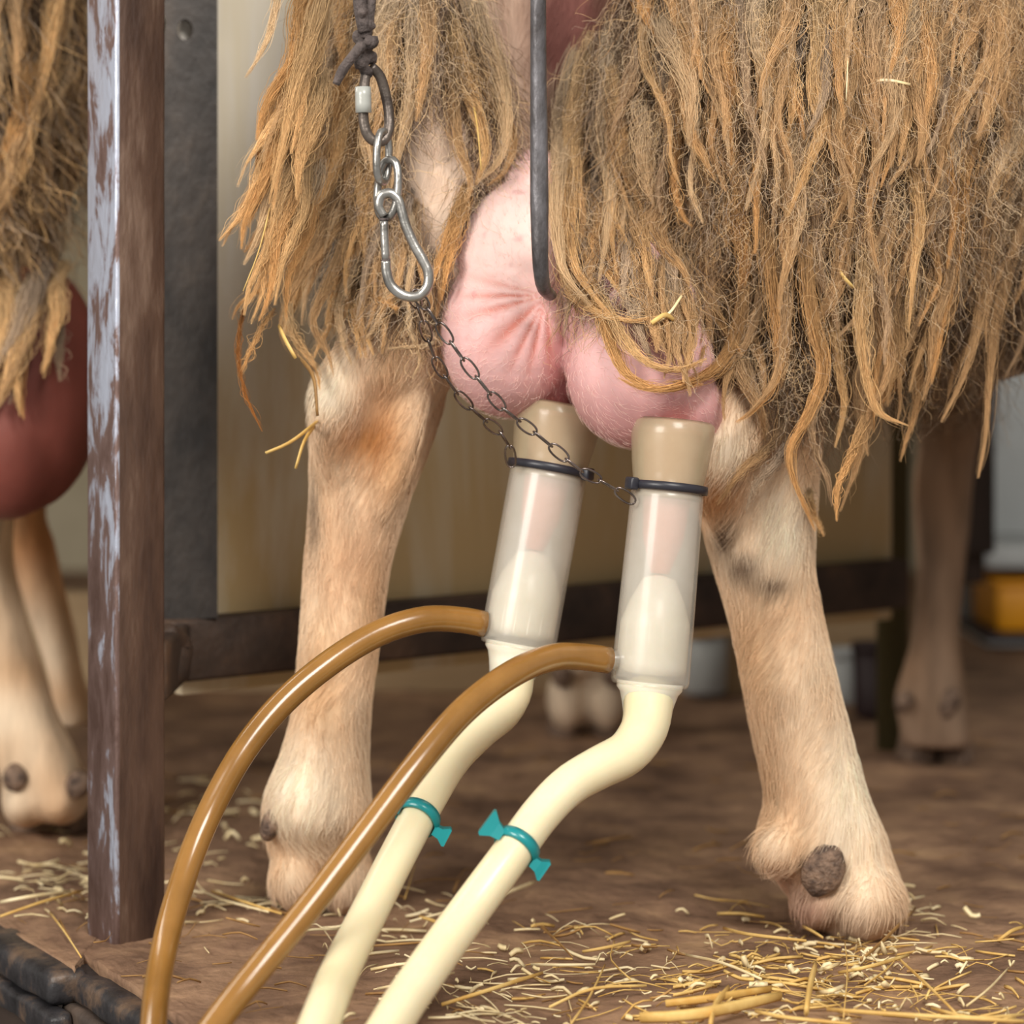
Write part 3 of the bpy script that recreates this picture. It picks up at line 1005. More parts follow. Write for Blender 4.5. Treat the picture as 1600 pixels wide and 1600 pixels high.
h1, h1c = hose('pulse_tube', [(757, 975, 1.445), (715, 968, 1.44), (660, 968, 1.43), (590, 990, 1.42), (515, 1036, 1.405), (440, 1100, 1.39), (375, 1182, 1.375), (318, 1290, 1.36), (278, 1400, 1.335), (253, 1500, 1.30), (240, 1600, 1.25), (236, 1760, 1.19), (250, 2100, 1.10)],
                [0.0074, 0.0074, 0.0073, 0.0072, 0.0071, 0.0070, 0.0068, 0.0066, 0.0064, 0.0062, 0.006], M_PULSE, 'brown amber rubber tube arching from the left cup down past the post', 'tube')
h2, h2c = hose('pulse_tube', [(950, 1031, 1.384), (905, 1026, 1.375), (860, 1028, 1.36), (800, 1053, 1.335), (725, 1110, 1.31), (648, 1200, 1.285), (565, 1310, 1.265), (485, 1415, 1.245), (400, 1520, 1.225), (328, 1612, 1.20), (200, 1800, 1.14), (80, 2100, 1.08)],
                [0.0074, 0.0073, 0.0072, 0.0070, 0.0068, 0.0067, 0.0068, 0.0070, 0.007, 0.007], M_PULSE, 'brown amber rubber tube running from the right cup in front of the pale tubes', 'tube')
m1, m1c = hose('milk_tube', [(808, 1022, 1.452), (803, 1050, 1.45), (799, 1082, 1.44), (782, 1112, 1.43), (745, 1144, 1.41), (705, 1188, 1.385), (670, 1246, 1.36), (625, 1330, 1.33), (577, 1425, 1.30), (530, 1520, 1.25), (497, 1605, 1.20), (420, 1800, 1.12), (330, 2100, 1.06)],
                [0.0120, 0.0112, 0.0102, 0.0098, 0.0097, 0.0097, 0.0098, 0.0099, 0.010, 0.0103, 0.0106, 0.0108], M_MILKTUBE, 'thick cream milk tube under the left cup with a dark teal clip', 'tube')
m2, m2c = hose('milk_tube', [(1013, 1078, 1.392), (1013, 1102, 1.385), (1006, 1140, 1.375), (980, 1176, 1.362), (935, 1200, 1.35), (888, 1228, 1.338), (845, 1272, 1.325), (795, 1340, 1.305), (730, 1428, 1.285), (665, 1518, 1.255), (610, 1602, 1.22), (500, 1800, 1.14), (420, 2100, 1.08)],
                [0.0140, 0.0120, 0.0108, 0.0103, 0.0104, 0.0105, 0.0105, 0.0105, 0.0104, 0.0104, 0.0106, 0.0108], M_MILKTUBE, 'thick cream milk tube under the right cup with a bright teal clip', 'tube')
for cup_, c_, ang in ((m1, m1c, 0), (m2, m2c, 0)):
    target = Vector(P3(655, 1276, 1.35)) if cup_ is m1 else Vector(P3(808, 1322, 1.31))
    i = int(np.argmin(np.linalg.norm(c_ - np.array(target), axis=1)))
    t_ = Vector(c_[i + 1] - c_[i - 1]).normalized()
    o_ = Vector(c_[i])
    rr = 0.0103
    side = t_.cross(Vector((0, 1, 0))).normalized()
    if side.x > 0: side = -side                      # towards picture left
    cl = obj('hose_clip', lathe(o_, t_, [(rr, -0.0030), (rr + 0.0016, -0.0030), (rr + 0.0022, 0), (rr + 0.0016, 0.0030), (rr, 0.0030), (rr, -0.0030)], 36, side), M_TEAL, cup_)
    cl['label'] = 'teal plastic hose clip'
    for sgn, hw, ext in ((1, 0.0085, 0.0085), (-1, 0.0065, 0.0065)):   # flared thumb tabs
        b0 = o_ + side * sgn * (rr + 0.0008) + Vector((0, -0.003, 0))
        dep = Vector((0, 1, 0))
        V = []
        for w_, e_ in ((0.0032, -0.001), (hw * 0.55, ext * 0.45), (hw, ext), (hw * 0.9, ext + 0.0012)):
            for s1 in (-1, 1):
                for s2 in (-1, 1):
                    V.append(b0 + side * sgn * e_ + t_ * s1 * w_ + dep * s2 * (0.0042 if e_ < 0.003 else 0.0036))
        F = []
        for k in range(3):
            q = k * 4
            F += [(q, q + 1, q + 5, q + 4), (q + 2, q + 6, q + 7, q + 3), (q, q + 4, q + 6, q + 2), (q + 1, q + 3, q + 7, q + 5)]
        F += [(0, 2, 3, 1), (12, 13, 15, 14)]
        obj('clip_tab', (V, F), M_TEAL, cl, smooth=False)

# ------------------------------------------------------------------ udder hook rod
rod = obj('udder_hook', tube([P3(841, -900, 1.33), P3(841, 0, 1.365), P3(842, 200, 1.372), P3(843, 340, 1.375), P3(844, 400, 1.376), P3(846, 430, 1.379), P3(850, 450, 1.386), P3(860, 462, 1.402)],
                             [0.0034, 0.0034, 0.0034, 0.0036, 0.0040, 0.0045, 0.0050, 0.0036], 14, 90, flat=0.8), M_ROD)
tag(rod, 'thin dark steel rod hanging from above with its hooked end pressed into the udder', 'rod')

# ------------------------------------------------------------------ hanging chain, carabiner, thin chain
def loop(c, h, w_, r, rot, seg=10, n=28, taper=1.0):
    """rounded link in local XZ plane, height h, width w_"""
    pts = []
    for k in range(n):
        a_ = 2 * math.pi * k / n
        x_ = math.copysign(abs(math.cos(a_)) ** 0.75, math.cos(a_)) * w_ / 2
        z_ = math.copysign(abs(math.sin(a_)) ** 0.9, math.sin(a_)) * h / 2
        pts.append(rot @ Vector((x_ * (1 + (taper - 1) * (z_ / h + 0.5)), 0, z_)) + Vector(c))
    return tube(pts, r, seg, closed=True)


hc = empty('hanging_chain', P3(590, 230, 1.36).to_tuple(), 'grimy knotted rope and shackle with two bright chain links hanging in the left wool', 'chain')
kn = []
for k, (x_, y_, r_) in enumerate([(566, 20, 7), (575, 40, 8), (562, 58, 9), (580, 66, 9), (566, 78, 9), (578, 90, 9), (564, 100, 8), (574, 114, 7), (560, 88, 7)]):
    kn.append(ellipsoid(P3(x_, y_, 1.350 + 0.004 * (k % 3)), (r_ * 0.00050, 0.0048, r_ * 0.00044), Matrix.Rotation(0.5 * (k % 3 - 1), 3, 'Y'), 12, 8))
kv, kf = remesh(join(*kn), 0.0014, 2)
kv = [Vector(q) + noise.noise_vector(Vector(q) * 300) * 0.0009 for q in kv]
obj('rope_knot', (kv, kf), M_DARKROPE, hc)
obj('rope_tail', tube([P3(566, 70, 1.346), P3(548, 92, 1.343), P3(534, 112, 1.343), P3(525, 132, 1.344)], [0.0030, 0.0026, 0.0028, 0.0020], 10, 16), M_DARKROPE, hc)
obj('rope', tube([P3(572, -400, 1.335), P3(568, -60, 1.35), P3(562, 0, 1.352), P3(570, 50, 1.352)], 0.0036, 10, 30), M_DARKROPE, hc)
obj('rope', tube([P3(578, -400, 1.338), P3(580, -60, 1.353), P3(579, 0, 1.355), P3(572, 60, 1.354)], 0.0030, 10, 30), M_DARKROPE, hc)
obj('plastic_sleeve', tube([P3(567, 136, 1.352), P3(568, 176, 1.352)], 0.0043, 16, 4), M_SLEEVE, hc)['label'] = 'clear plastic sleeve on the shackle leg'
obj('shackle', tube([P3(572, 110, 1.354), P3(568, 150, 1.353), P3(568, 185, 1.353), P3(573, 208, 1.353), P3(584, 220, 1.354), P3(598, 220, 1.356), P3(607, 205, 1.358), P3(608, 180, 1.360), P3(603, 150, 1.360), P3(594, 120, 1.358), P3(580, 104, 1.355)],
                     0.0028, 12, 60), M_SHACKLE, hc)
obj('chain_link', loop(P3(598, 245, 1.354), 0.027, 0.0125, 0.0021, Matrix.Rotation(math.radians(62), 3, 'Z') @ Matrix.Rotation(math.radians(4), 3, 'Y')), M_BOLT, hc)
obj('chain_link', loop(P3(606, 295, 1.354), 0.031, 0.0135, 0.0022, Matrix.Rotation(math.radians(5), 3, 'Y') @ Matrix.Rotation(math.radians(-35), 3, 'Z')), M_BOLT, hc)

cb = empty('carabiner', P3(640, 460, 1.358).to_tuple(), 'dull grey steel carabiner hanging below the chain links in the left wool', 'carabiner')
D_ = 1.350
body_pts = [(600, 338), (592, 322), (596, 306), (610, 302), (622, 312), (628, 330), (634, 352), (646, 380), (660, 405), (669, 425), (668, 447), (656, 461), (640, 464), (624, 458), (610, 444), (604, 425), (603, 408)]
obj('hook_body', tube([P3(x_, y_, D_) for x_, y_ in body_pts], [0.0022, 0.0026] + [0.0027] * 14 + [0.0026], 12, 90), M_BOLT, cb)
gt = obj('gate', tube([P3(600, 344, D_), P3(601, 375, D_), P3(603, 406, D_)], 0.0023, 12, 8), M_BOLT, cb)
for x_, y_ in ((600, 343), (603, 407)):
    obj('seam', lathe(P3(x_, y_, D_), (P3(603, 407, D_) - P3(600, 343, D_)), [(0.0010, -0.0006), (0.0025, -0.0006), (0.0025, 0.0006), (0.0010, 0.0006), (0.0010, -0.0006)], 16), M_DARKROPE, gt)


def chain(name, pts, label, nlinks):
    q = [P3(*p) for p in pts]
    c_ = spline(q, nlinks + 1)
    o = empty(name, c_[-1].tolist(), label, 'chain')
    for i in range(nlinks):
        a_, b_ = Vector(c_[i]), Vector(c_[i + 1])
        d = b_ - a_
        z_ = d.normalized()
        x_ = z_.cross(Vector((0, 1, 0))).normalized()
        x_ = Matrix.Rotation(math.radians(8 if i % 2 == 0 else 82), 3, z_) @ x_
        y_ = z_.cross(x_)
        rot = Matrix((x_, y_, z_)).transposed()
        obj('chain_link', loop((a_ + b_) / 2, d.length * 1.14, 0.0058, 0.00060, rot, 6, 20), M_CHAIN, o)
    return o


chain('thin_chain', [(648, 455, 1.352), (668, 482, 1.354), (694, 520, 1.356), (736, 578, 1.358), (786, 638, 1.364), (826, 668, 1.370), (872, 706, 1.374), (908, 736, 1.378), (948, 756, 1.382), (990, 784, 1.386)], 'thin dark chain crossing the udder from the carabiner to the right cup', 15)
chain('thin_chain', [(644, 458, 1.356), (660, 500, 1.375), (676, 552, 1.39), (700, 596, 1.40), (732, 634, 1.41), (766, 664, 1.42), (793, 688, 1.43), (799, 728, 1.44)], 'thin dark chain hanging behind the first one down to the left cup', 11)


# ------------------------------------------------------------------ straw
def stalk(pts, w_, n=7, seg=6, flat=0.45):
    return tube(pts, [w_ * 0.9, w_, w_, w_ * 0.8], seg, n, flat=flat)


HERO = [  # picture-measured stalks lying on the floor: end, (mid), end, width mm, tone
    ((615, 1600), (660, 1530), (728, 1478), 2.0, 0), ((690, 1570), (770, 1545), (848, 1520), 2.0, 0), ((858, 1574), (925, 1545), (1010, 1540), 1.6, 0), ((892, 1600), (920, 1560), (945, 1508), 1.9, 0),
    ((1040, 1568), (1110, 1560), (1205, 1545), 4.0, 0), ((1000, 1590), (1090, 1585), (1220, 1556), 5.6, 0), ((830, 1507), (880, 1508), (930, 1507), 1.6, 1), ((910, 1487), (950, 1480), (985, 1471), 1.7, 0),
    ((1072, 1492), (1130, 1505), (1190, 1530), 1.6, 1), ((1292, 1577), (1400, 1585), (1600, 1596), 2.2, 0), ((1400, 1494), (1450, 1540), (1500, 1590), 1.9, 0), ((1510, 1572), (1545, 1545), (1576, 1512), 1.2, 1),
    ((1455, 1575), (1520, 1590), (1600, 1585), 1.7, 0), ((1260, 1580), (1266, 1540), (1274, 1508), 6.0, 0), ((770, 1402), (800, 1392), (836, 1378), 2.2, 1), ((632, 1405), (640, 1380), (648, 1350), 1.5, 0),
    ((640, 1440), (700, 1425), (760, 1418), 1.5, 1), ((500, 1450), (540, 1446), (600, 1425), 1.5, 1), ((330, 1392), (390, 1412), (440, 1428), 1.6, 0), ((300, 1370), (330, 1400), (420, 1425), 1.5, 1),
    ((0, 1410), (40, 1402), (110, 1392), 2.0, 1), ((0, 1432), (70, 1408), (130, 1392), 1.6, 0), ((78, 1426), (100, 1455), (127, 1496), 1.6, 0), ((1130, 1450), (1170, 1460), (1260, 1470), 1.8, 0),
    ((1310, 1520), (1360, 1510), (1420, 1492), 1.9, 0), ((1320, 1470), (1324, 1520), (1318, 1590), 1.6, 0), ((1345, 1500), (1380, 1470), (1430, 1420), 2.6, 2), ((1350, 1540), (1385, 1515), (1402, 1496), 1.3, 0),
    ((1180, 1580), (1230, 1590), (1330, 1600), 1.8, 0), ((845, 1448), (870, 1470), (895, 1496), 1.6, 2), ((915, 1318), (950, 1312), (985, 1306), 1.6, 2), ((590, 1545), (640, 1535), (710, 1520), 1.5, 1),
    ((960, 1470), (955, 1500), (985, 1530), 1.4, 0), ((1275, 1552), (1300, 1548), (1320, 1540), 2.2, 1), ((1278, 1516), (1295, 1512), (1312, 1505), 2.0, 1), ((1110, 1602), (1118, 1570), (1138, 1545), 5.0, 0),
    ((1560, 1470), (1580, 1455), (1600, 1448), 2.0, 0), ((420, 1480), (470, 1455), (530, 1452), 1.4, 1), ((540, 1480), (610, 1476), (690, 1470), 1.3, 2), ((700, 1452), (680, 1440), (655, 1432), 2.0, 0),
]
LAB = """golden stalk leaning along the right side of the nearer cream tube
golden stalk pointing right from the foot of the nearer cream tube
thin golden stalk lying just left of the bottom straw heap
golden stalk crossing the thin one at bottom centre
upper of two broad golden stalks at the heap's left end
lower and broadest golden stalk at the heap's left end
pale stalk lying level on bare floor at bottom centre
short golden stalk just above the level pale stalk
pale stalk slanting down into the heap's upper left
longest golden stalk, lying along the bottom right edge
golden stalk slanting down right, beyond the near right foot
thin pale stalk slanting up at the far bottom right
golden stalk lying above the long one at bottom right
broad upright golden leaf in the heap below the right foot
thick pale stalk poking out right of the nearer cream tube
short upright golden stalk between the two cream tubes
pale stalk lying between the two cream tubes
pale stalk between the nearer brown tube and farther cream tube
golden stalk on the floor between the two brown tubes
pale stalk on the floor between the two brown tubes
pale stalk on the floor left of the steel post
golden stalk on the floor left of the steel post
golden stalk slanting over the mat edge beside the post foot
golden stalk lying just left of the near right foot
golden stalk right under the heel of the near right foot
thin golden stalk pointing straight at the near right foot
weathered brown stalk bent up against the outer side of the right foot
short golden stalk slanting up right below the right foot
golden stalk at the very bottom edge under the heap
weathered brown stalk slanting down at centre of bare floor
lone weathered stalk on bare floor beyond the teal clips
pale stalk passing behind both cream tubes near the bottom
short bent golden stalk standing out of a small tuft
lower of two short pale stalks in the middle of the heap
upper of two short pale stalks in the middle of the heap
broad golden leaf standing at the heap's lower left
short golden stalk at the right edge of the floor
pale stalk beside the nearer brown tube, close to the left hoof
weathered stalk passing behind the farther cream tube
short broad golden stalk beside the nearer cream tube
""".strip().split("\n")
for i, (a_, m_, b_, w_, tone) in enumerate(HERO):
    q = []
    for (x_, y_), lift in zip((a_, m_, b_), (0.002, 0.004 + 0.004 * random.random(), 0.002 + 0.004 * random.random())):
        q.append(FL(x_, y_, lift + w_ * 0.0006))
    o = obj('straw', stalk(q, w_ * 0.00055), (M_STRAW, M_STRAWPALE, M_STRAWDARK)[tone])
    tag(o, LAB[i].replace('stalk', 'straw stalk', 1) if 'stalk' in LAB[i].split(' of ')[0] else LAB[i].replace('leaf', 'straw leaf').replace('stalks', 'straw stalks'), 'straw', 'straw stalks on the floor')


def litter(n, name, mat, region, label):
    V, F = [], []
    k = 0
    while k < n:
        px, py, sp, w_ = region()
        if py < 1090: continue
        c_ = FL(px, py)
        if c_.y < yfront(c_.x) + 0.004: continue
        a_ = random.gauss(0, 0.9)
        l_ = sp * random.uniform(0.3, 1)
        d = Vector((math.cos(a_), math.sin(a_) * 0.9, 0)) * l_ / 2
        s_ = Vector((-d.y, d.x, 0)) * random.gauss(0, 0.09)
        lift = random.random() ** 2 * 0.010
        pts = []
        for t in (-1, 0, 1):
            p = c_ + d * t + s_ * (1 - t * t)
            p.z = fheight(p.x, p.y) + 0.0012 + lift * (0.5 + 0.5 * random.uniform(-1, 1)) + (0.0012 * random.random() if t == 0 else 0)
            pts.append(p)
        v, f = stalk(pts, w_ * random.choice([0.4, 0.5, 0.7, 1.0, 1.4]), 5, 4, 0.3)
        m_ = len(V)
        V += v
        F += [tuple(j + m_ for j in q) for q in f]
        k += 1
    o = obj(name, (V, F), mat)
    return tag(o, label, 'straw', None, 'stuff')


def reg_right():
    px = random.gauss(1240, 190)
    py = random.gauss(1545, 45) if random.random() < 0.75 else random.gauss(1480, 35)
    return px, py, 0.035, 0.0008


def reg_feet():
    cx, cy, sx, sy = random.choice(((640, 1440, 70, 40), (900, 1510, 90, 30), (1380, 1440, 50, 40), (360, 1400, 70, 30), (80, 1330, 70, 50), (330, 1260, 60, 40), (120, 1390, 60, 30), (690, 1540, 60, 40), (780, 1580, 60, 30)))
    return random.gauss(cx, sx), random.gauss(cy, sy), 0.032, 0.0008


def reg_chaff():
    px, py, _, _ = reg_right() if random.random() < 0.6 else reg_feet()
    return px, py, 0.011, 0.0013


def reg_all():
    return random.uniform(-60, 1700), 1110 + 500 * random.random() ** 0.7, 0.028, 0.0006


litter(260, 'straw_litter', M_STRAW, reg_right, 'golden loose straw heaped on the floor at the lower right')
litter(230, 'straw_litter', M_STRAWPALE, reg_feet, 'pale loose straw scattered round the feet and the post')
litter(330, 'straw_litter', M_STRAWPALE, reg_chaff, 'short pale chaff bits among the loose straw')
litter(300, 'straw_litter', M_STRAWDARK, reg_all, 'dull brown straw bits trodden into the floor')

#WOOL
# ------------------------------------------------------------------ wool: locks as parts, short fleece and fur as stuff
def hair(name, strands, radii, cols, mat, parent):
    """strands (N,K,3), radii (N,K), cols (N,3) -> one hair curves object"""
    N_, K_ = strands.shape[:2]
    hc_ = bpy.data.hair_curves.new(name)
    hc_.add_curves([K_] * N_)
    hc_.attributes['position'].data.foreach_set('vector', strands.astype(np.float32).ravel())
    ra = hc_.attributes.get('radius') or hc_.attributes.new('radius', 'FLOAT', 'POINT')
    ra.data.foreach_set('value', radii.astype(np.float32).ravel())
    ca = hc_.attributes.new('col', 'FLOAT_COLOR', 'CURVE')
    c4 = np.ones((N_, 4), np.float32)
    c4[:, :3] = np.clip(cols, 0.002, 0.95)
    ca.data.foreach_set('color', c4.ravel())
    hc_.materials.append(mat)
    o = bpy.data.objects.new(name, hc_)
    COL.objects.link(o)
    o.parent = parent
    o.matrix_parent_inverse = world_inv(parent)
    return o


def both(*os_):
    V_, F_ = [], []
    for o in os_:
        m_ = len(V_)
        V_ += [v.co.copy() for v in o.data.vertices]
        F_ += [tuple(i + m_ for i in p.vertices) for p in o.data.polygons]
    return BVHTree.FromPolygons(V_, F_)


BODYB = BVH
BVH = both(body, udder)


def guide(px_pts, off, bvh=BVH, y0=-0.05, n=36, tip_off=None):
    q = spline([(x_, y_, 0) for x_, y_ in px_pts], n)
    Y, last = np.zeros(n), None
    for i, (x_, y_, _) in enumerate(q):
        d = (P(x_, y_, 0) - CAMP).normalized()
        h = bvh.ray_cast(CAMP, d)
        if h[0] is not None:
            last = h[0].y
            Y[i] = h[0].y
        else:
            Y[i] = np.nan
    ok = ~np.isnan(Y)
    if not ok.any():
        Y[:] = y0 if bvh is BVH else 0.10
    else:
        Y = np.interp(np.arange(n), np.arange(n)[ok], Y[ok])
    Y = np.minimum(Y, 0.45 if bvh is BVH else 0.9)
    cap = np.minimum.accumulate(Y) + 0.025 * np.linspace(0, 1, n)
    Y = np.minimum(Y, cap)
    k = np.ones(9) / 9
    Y = np.convolve(np.r_[[Y[0]] * 4, Y, [Y[-1]] * 4], k, 'valid')
    offs = np.interp(np.linspace(0, 1, n), [0, 0.18, 0.6, 1], [-0.004, off * 0.7, off, off if tip_off is None else tip_off])
    Y = Y - offs
    return np.array([P(x_, y_, yy) for (x_, y_, _), yy in zip(q, Y)])


def lock_strands(g, wid, n, col, fuzz=1.0, K=18, twist=1.5, thick=0.00011, tipcol=None):
    """strands gathered in a few sub-clumps round a guide curve; wid = half widths along it"""
    G = len(g)
    tg = np.gradient(g, axis=0)
    tg /= np.linalg.norm(tg, axis=1, keepdims=True)
    side = np.cross(tg, np.array([0, 1.0, 0]))
    side /= np.maximum(np.linalg.norm(side, axis=1, keepdims=True), 1e-6)
    fr = np.cross(side, tg)
    te = 1 - 0.45 * rng.random(n) ** 2
    ts = rng.random(n) * 0.12
    t = ts[:, None] + (te - ts)[:, None] * np.linspace(0, 1, K)[None]
    fi = t * (G - 1)
    i0 = np.clip(fi.astype(int), 0, G - 2)
    f_ = (fi - i0)[..., None]
    pos = g[i0] * (1 - f_) + g[i0 + 1] * f_
    sd = side[i0]
    ff = fr[i0]
    w_ = np.interp(t, np.linspace(0, 1, len(wid)), wid)
    ns = max(2, int(n / 14))
    ca = rng.random(ns) * 6.283
    cr = 0.62 * np.sqrt(rng.random(ns))
    ci = rng.integers(0, ns, n)
    tw = (twist * rng.normal(0, 1, ns))[ci][:, None] * t
    ang = ca[ci][:, None] + tw
    r_ = cr[ci][:, None]
    la = rng.random(n)[:, None] * 6.283 + 3 * t * rng.normal(0, 1, n)[:, None]
    lr = (0.54 * np.sqrt(rng.random(n)))[:, None] * (1 - 0.3 * t)
    a_ = r_ * np.cos(ang) + lr * np.cos(la)
    b_ = 0.55 * (r_ * np.sin(ang) + lr * np.sin(la))
    fly = np.where(rng.random(n) < 0.24, 1.0 + 4.5 * rng.random(n), 1.0)[:, None]
    amp = 0.00075 * fuzz * fly
    wig = np.zeros((n, K, 2))
    for fq in (2.0, 4.5, 9.0, 15.0):
        ph = rng.random((n, 1, 2)) * 6.283
        fr_ = fq * (0.7 + 0.6 * rng.random((n, 1, 2)))
        wig += np.sin(6.283 * fr_ * t[..., None] + ph) * (2.0 / fq) * rng.random((n, 1, 2))
    sw = np.zeros((n, K, 2))
    ph = (rng.random((ns, 1, 2)) * 6.283)[ci]
    sw = np.sin(6.283 * 2.2 * t[..., None] + ph) * 0.18
    a_ = a_ * (0.75 + 0.25 * fly) + sw[..., 0]
    b_ = b_ + sw[..., 1] * 0.5
    pos = pos + sd * (a_ * w_ + wig[..., 0] * amp)[..., None] + ff * (b_ * w_ + wig[..., 1] * amp)[..., None]
    rad = np.full((n, K), thick) * (0.7 + 0.6 * rng.random((n, 1)))
    rad[:, -4:] *= np.array([0.9, 0.7, 0.5, 0.25])
    cc = np.array(col)[None] * (0.72 + 0.5 * rng.random((n, 1))) * (0.85 + 0.3 * rng.random(ns)[ci][:, None])
    return pos, rad, cc


GOLD, TAN, BEIGE, GREY, DARK, OCHRE = S(220, 184, 136), S(196, 162, 122), S(212, 186, 152), S(180, 160, 140), S(100, 80, 62), S(208, 164, 112)
PAL = [GOLD, TAN, TAN, BEIGE, GREY, OCHRE]
WB = 1.0


def add_lock(px_pts, wpx, off, col, n, parent, bvh=BVH, tip_off=None, fuzz=1.0, K=18, thick=0.00011):
    g = guide(px_pts, off, bvh, tip_off=tip_off)
    d = g[:, 1].mean() - CAM_Y
    h = wpx / 2 * d / FPX
    prof = [h * 0.75, h * 0.95, h, h * 0.92, h * 0.72, h * 0.5, h * 0.26, h * 0.10]
    return hair('wool_lock', *lock_strands(g, prof, int(n * 1.9), col, fuzz, K, thick=thick), M_WOOL, parent)


def wavy(x0, y0, ln, slope, A_, lam, bend=0.0):
    ph = random.random() * 6.28
    pts = []
    for k in range(9):
        t = k / 8
        dy = ln * t
        pts.append((x0 + slope * dy + A_ * (math.sin(6.283 * dy / lam + ph) - math.sin(ph)) + bend * t * t, y0 + dy))
    return pts


def fleece_patch(name, n, region, flow, lo, hi, cols, parent, bvh, thick=0.00014, offmax=0.010, K=10):
    out, cc = [], []
    while len(out) < n:
        px, py = region()
        h = bvh.ray_cast(CAMP, (P(px, py, 0) - CAMP).normalized())
        if h[0] is None: continue
        nrm = h[1] if h[1].dot(CAMP - h[0]) > 0 else -h[1]
        p = h[0] + nrm * (random.random() ** 1.5 * offmax)
        sl = flow(px, py) + random.gauss(0, 0.55)
        d = Vector((sl, -0.15, -1)).normalized()
        ln = random.uniform(lo, hi)
        s_ = Vector((random.gauss(0, 1), random.gauss(0, 0.6), random.gauss(0, 0.6))) * ln * 0.12
        k1, k2 = random.uniform(1, 3), random.random() * 6.28
        row = []
        for k in range(K):
            t = k / (K - 1)
            v = p + d * ln * t + s_ * math.sin(k1 * 6.28 * t * 0.6 + k2) * t + nrm * (0.04 * ln * math.sin(math.pi * t))
            row.append(tuple(v))
        out.append(row)
        c_ = np.array(random.choice(cols)) * random.uniform(0.75, 1.2)
        cc.append(c_)
    st = np.array(out)
    rad = np.full(st.shape[:2], thick)
    rad[:, -2:] *= 0.5
    o = hair(name, st, rad, np.array(cc), M_WOOL, parent)
    o['kind'] = 'stuff'
    return o


xleft = lambda y: np.interp(y, [-120, 0, 60, 130, 220, 300, 430, 520], [1000, 955, 915, 885, 872, 866, 862, 900])
tipmax = lambda x: np.interp(x, [860, 900, 960, 1020, 1090, 1150, 1210, 1265, 1330, 1400, 1470, 1530, 1570, 1600, 1660], [470, 520, 590, 610, 630, 690, 740, 815, 790, 720, 680, 745, 600, 520, 500])
rslope = lambda x: float(np.interp(x, [860, 920, 1000, 1100, 1300, 1400, 1500, 1640], [0.10, 0.12, 0.05, 0.0, -0.02, -0.10, -0.24, -0.26]))


def reg_fl_right():
    while True:
        y_ = random.uniform(-80, 640)
        x_ = random.uniform(850, 1640)
        if x_ > xleft(y_) + 8 and y_ < tipmax(x_) - (95 if x_ < 1330 else 40): return x_, y_


fleece_patch('fleece', 17000, reg_fl_right, lambda x, y: rslope(x), 0.018, 0.050, [TAN, DARK, DARK, GREY, DARK, DARK], sheep, BODYB, 0.00010, 0.005)

def ridge(x, y):
    return noise.noise(Vector((x / 62.0 + 0.35 * math.sin(y / 90.0), y / 330.0, 3.7))) + 0.5 * noise.noise(Vector((x / 30.0, y / 200.0, 9.1)))


cnt = 0
for i in range(300):
    y0 = random.uniform(-110, 470) if i > 40 else random.uniform(-120, 0)
    x0 = random.uniform(max(xleft(y0) + 6, 850), 1650)
    rg = ridge(x0, y0 + 90)
    if rg < -0.12 and random.random() < 0.8: continue
    sl = rslope(x0) + random.gauss(0, 0.05)
    ln = random.uniform(170, 330)
    xt = x0 + sl * ln
    top = tipmax(xt) - random.uniform(0, 60)
    if y0 + ln > top: ln = top - y0
    if ln < 70: continue
    A_ = random.uniform(3, 13)
    wpx = random.choice([12, 16, 20, 26, 32, 44]) * random.uniform(0.8, 1.15)
    q_ = random.random()
    col = tuple(np.array(random.choice(PAL)) * (1 - q_) + np.array(TAN) * q_)
    off = random.uniform(0.006, 0.018) + 0.020 * max(-0.2, min(0.7, rg))
    add_lock(wavy(x0, y0, ln, sl, A_, random.uniform(130, 260), random.gauss(0, 22)), wpx, off, col, int(26 + wpx * 1.7), sheep, tip_off=off + random.uniform(-0.004, 0.012))
    cnt += 1

def reg_ud():
    y_ = random.uniform(270, 480)
    return random.uniform(float(xleft(y_)) + 4, 1130), y_


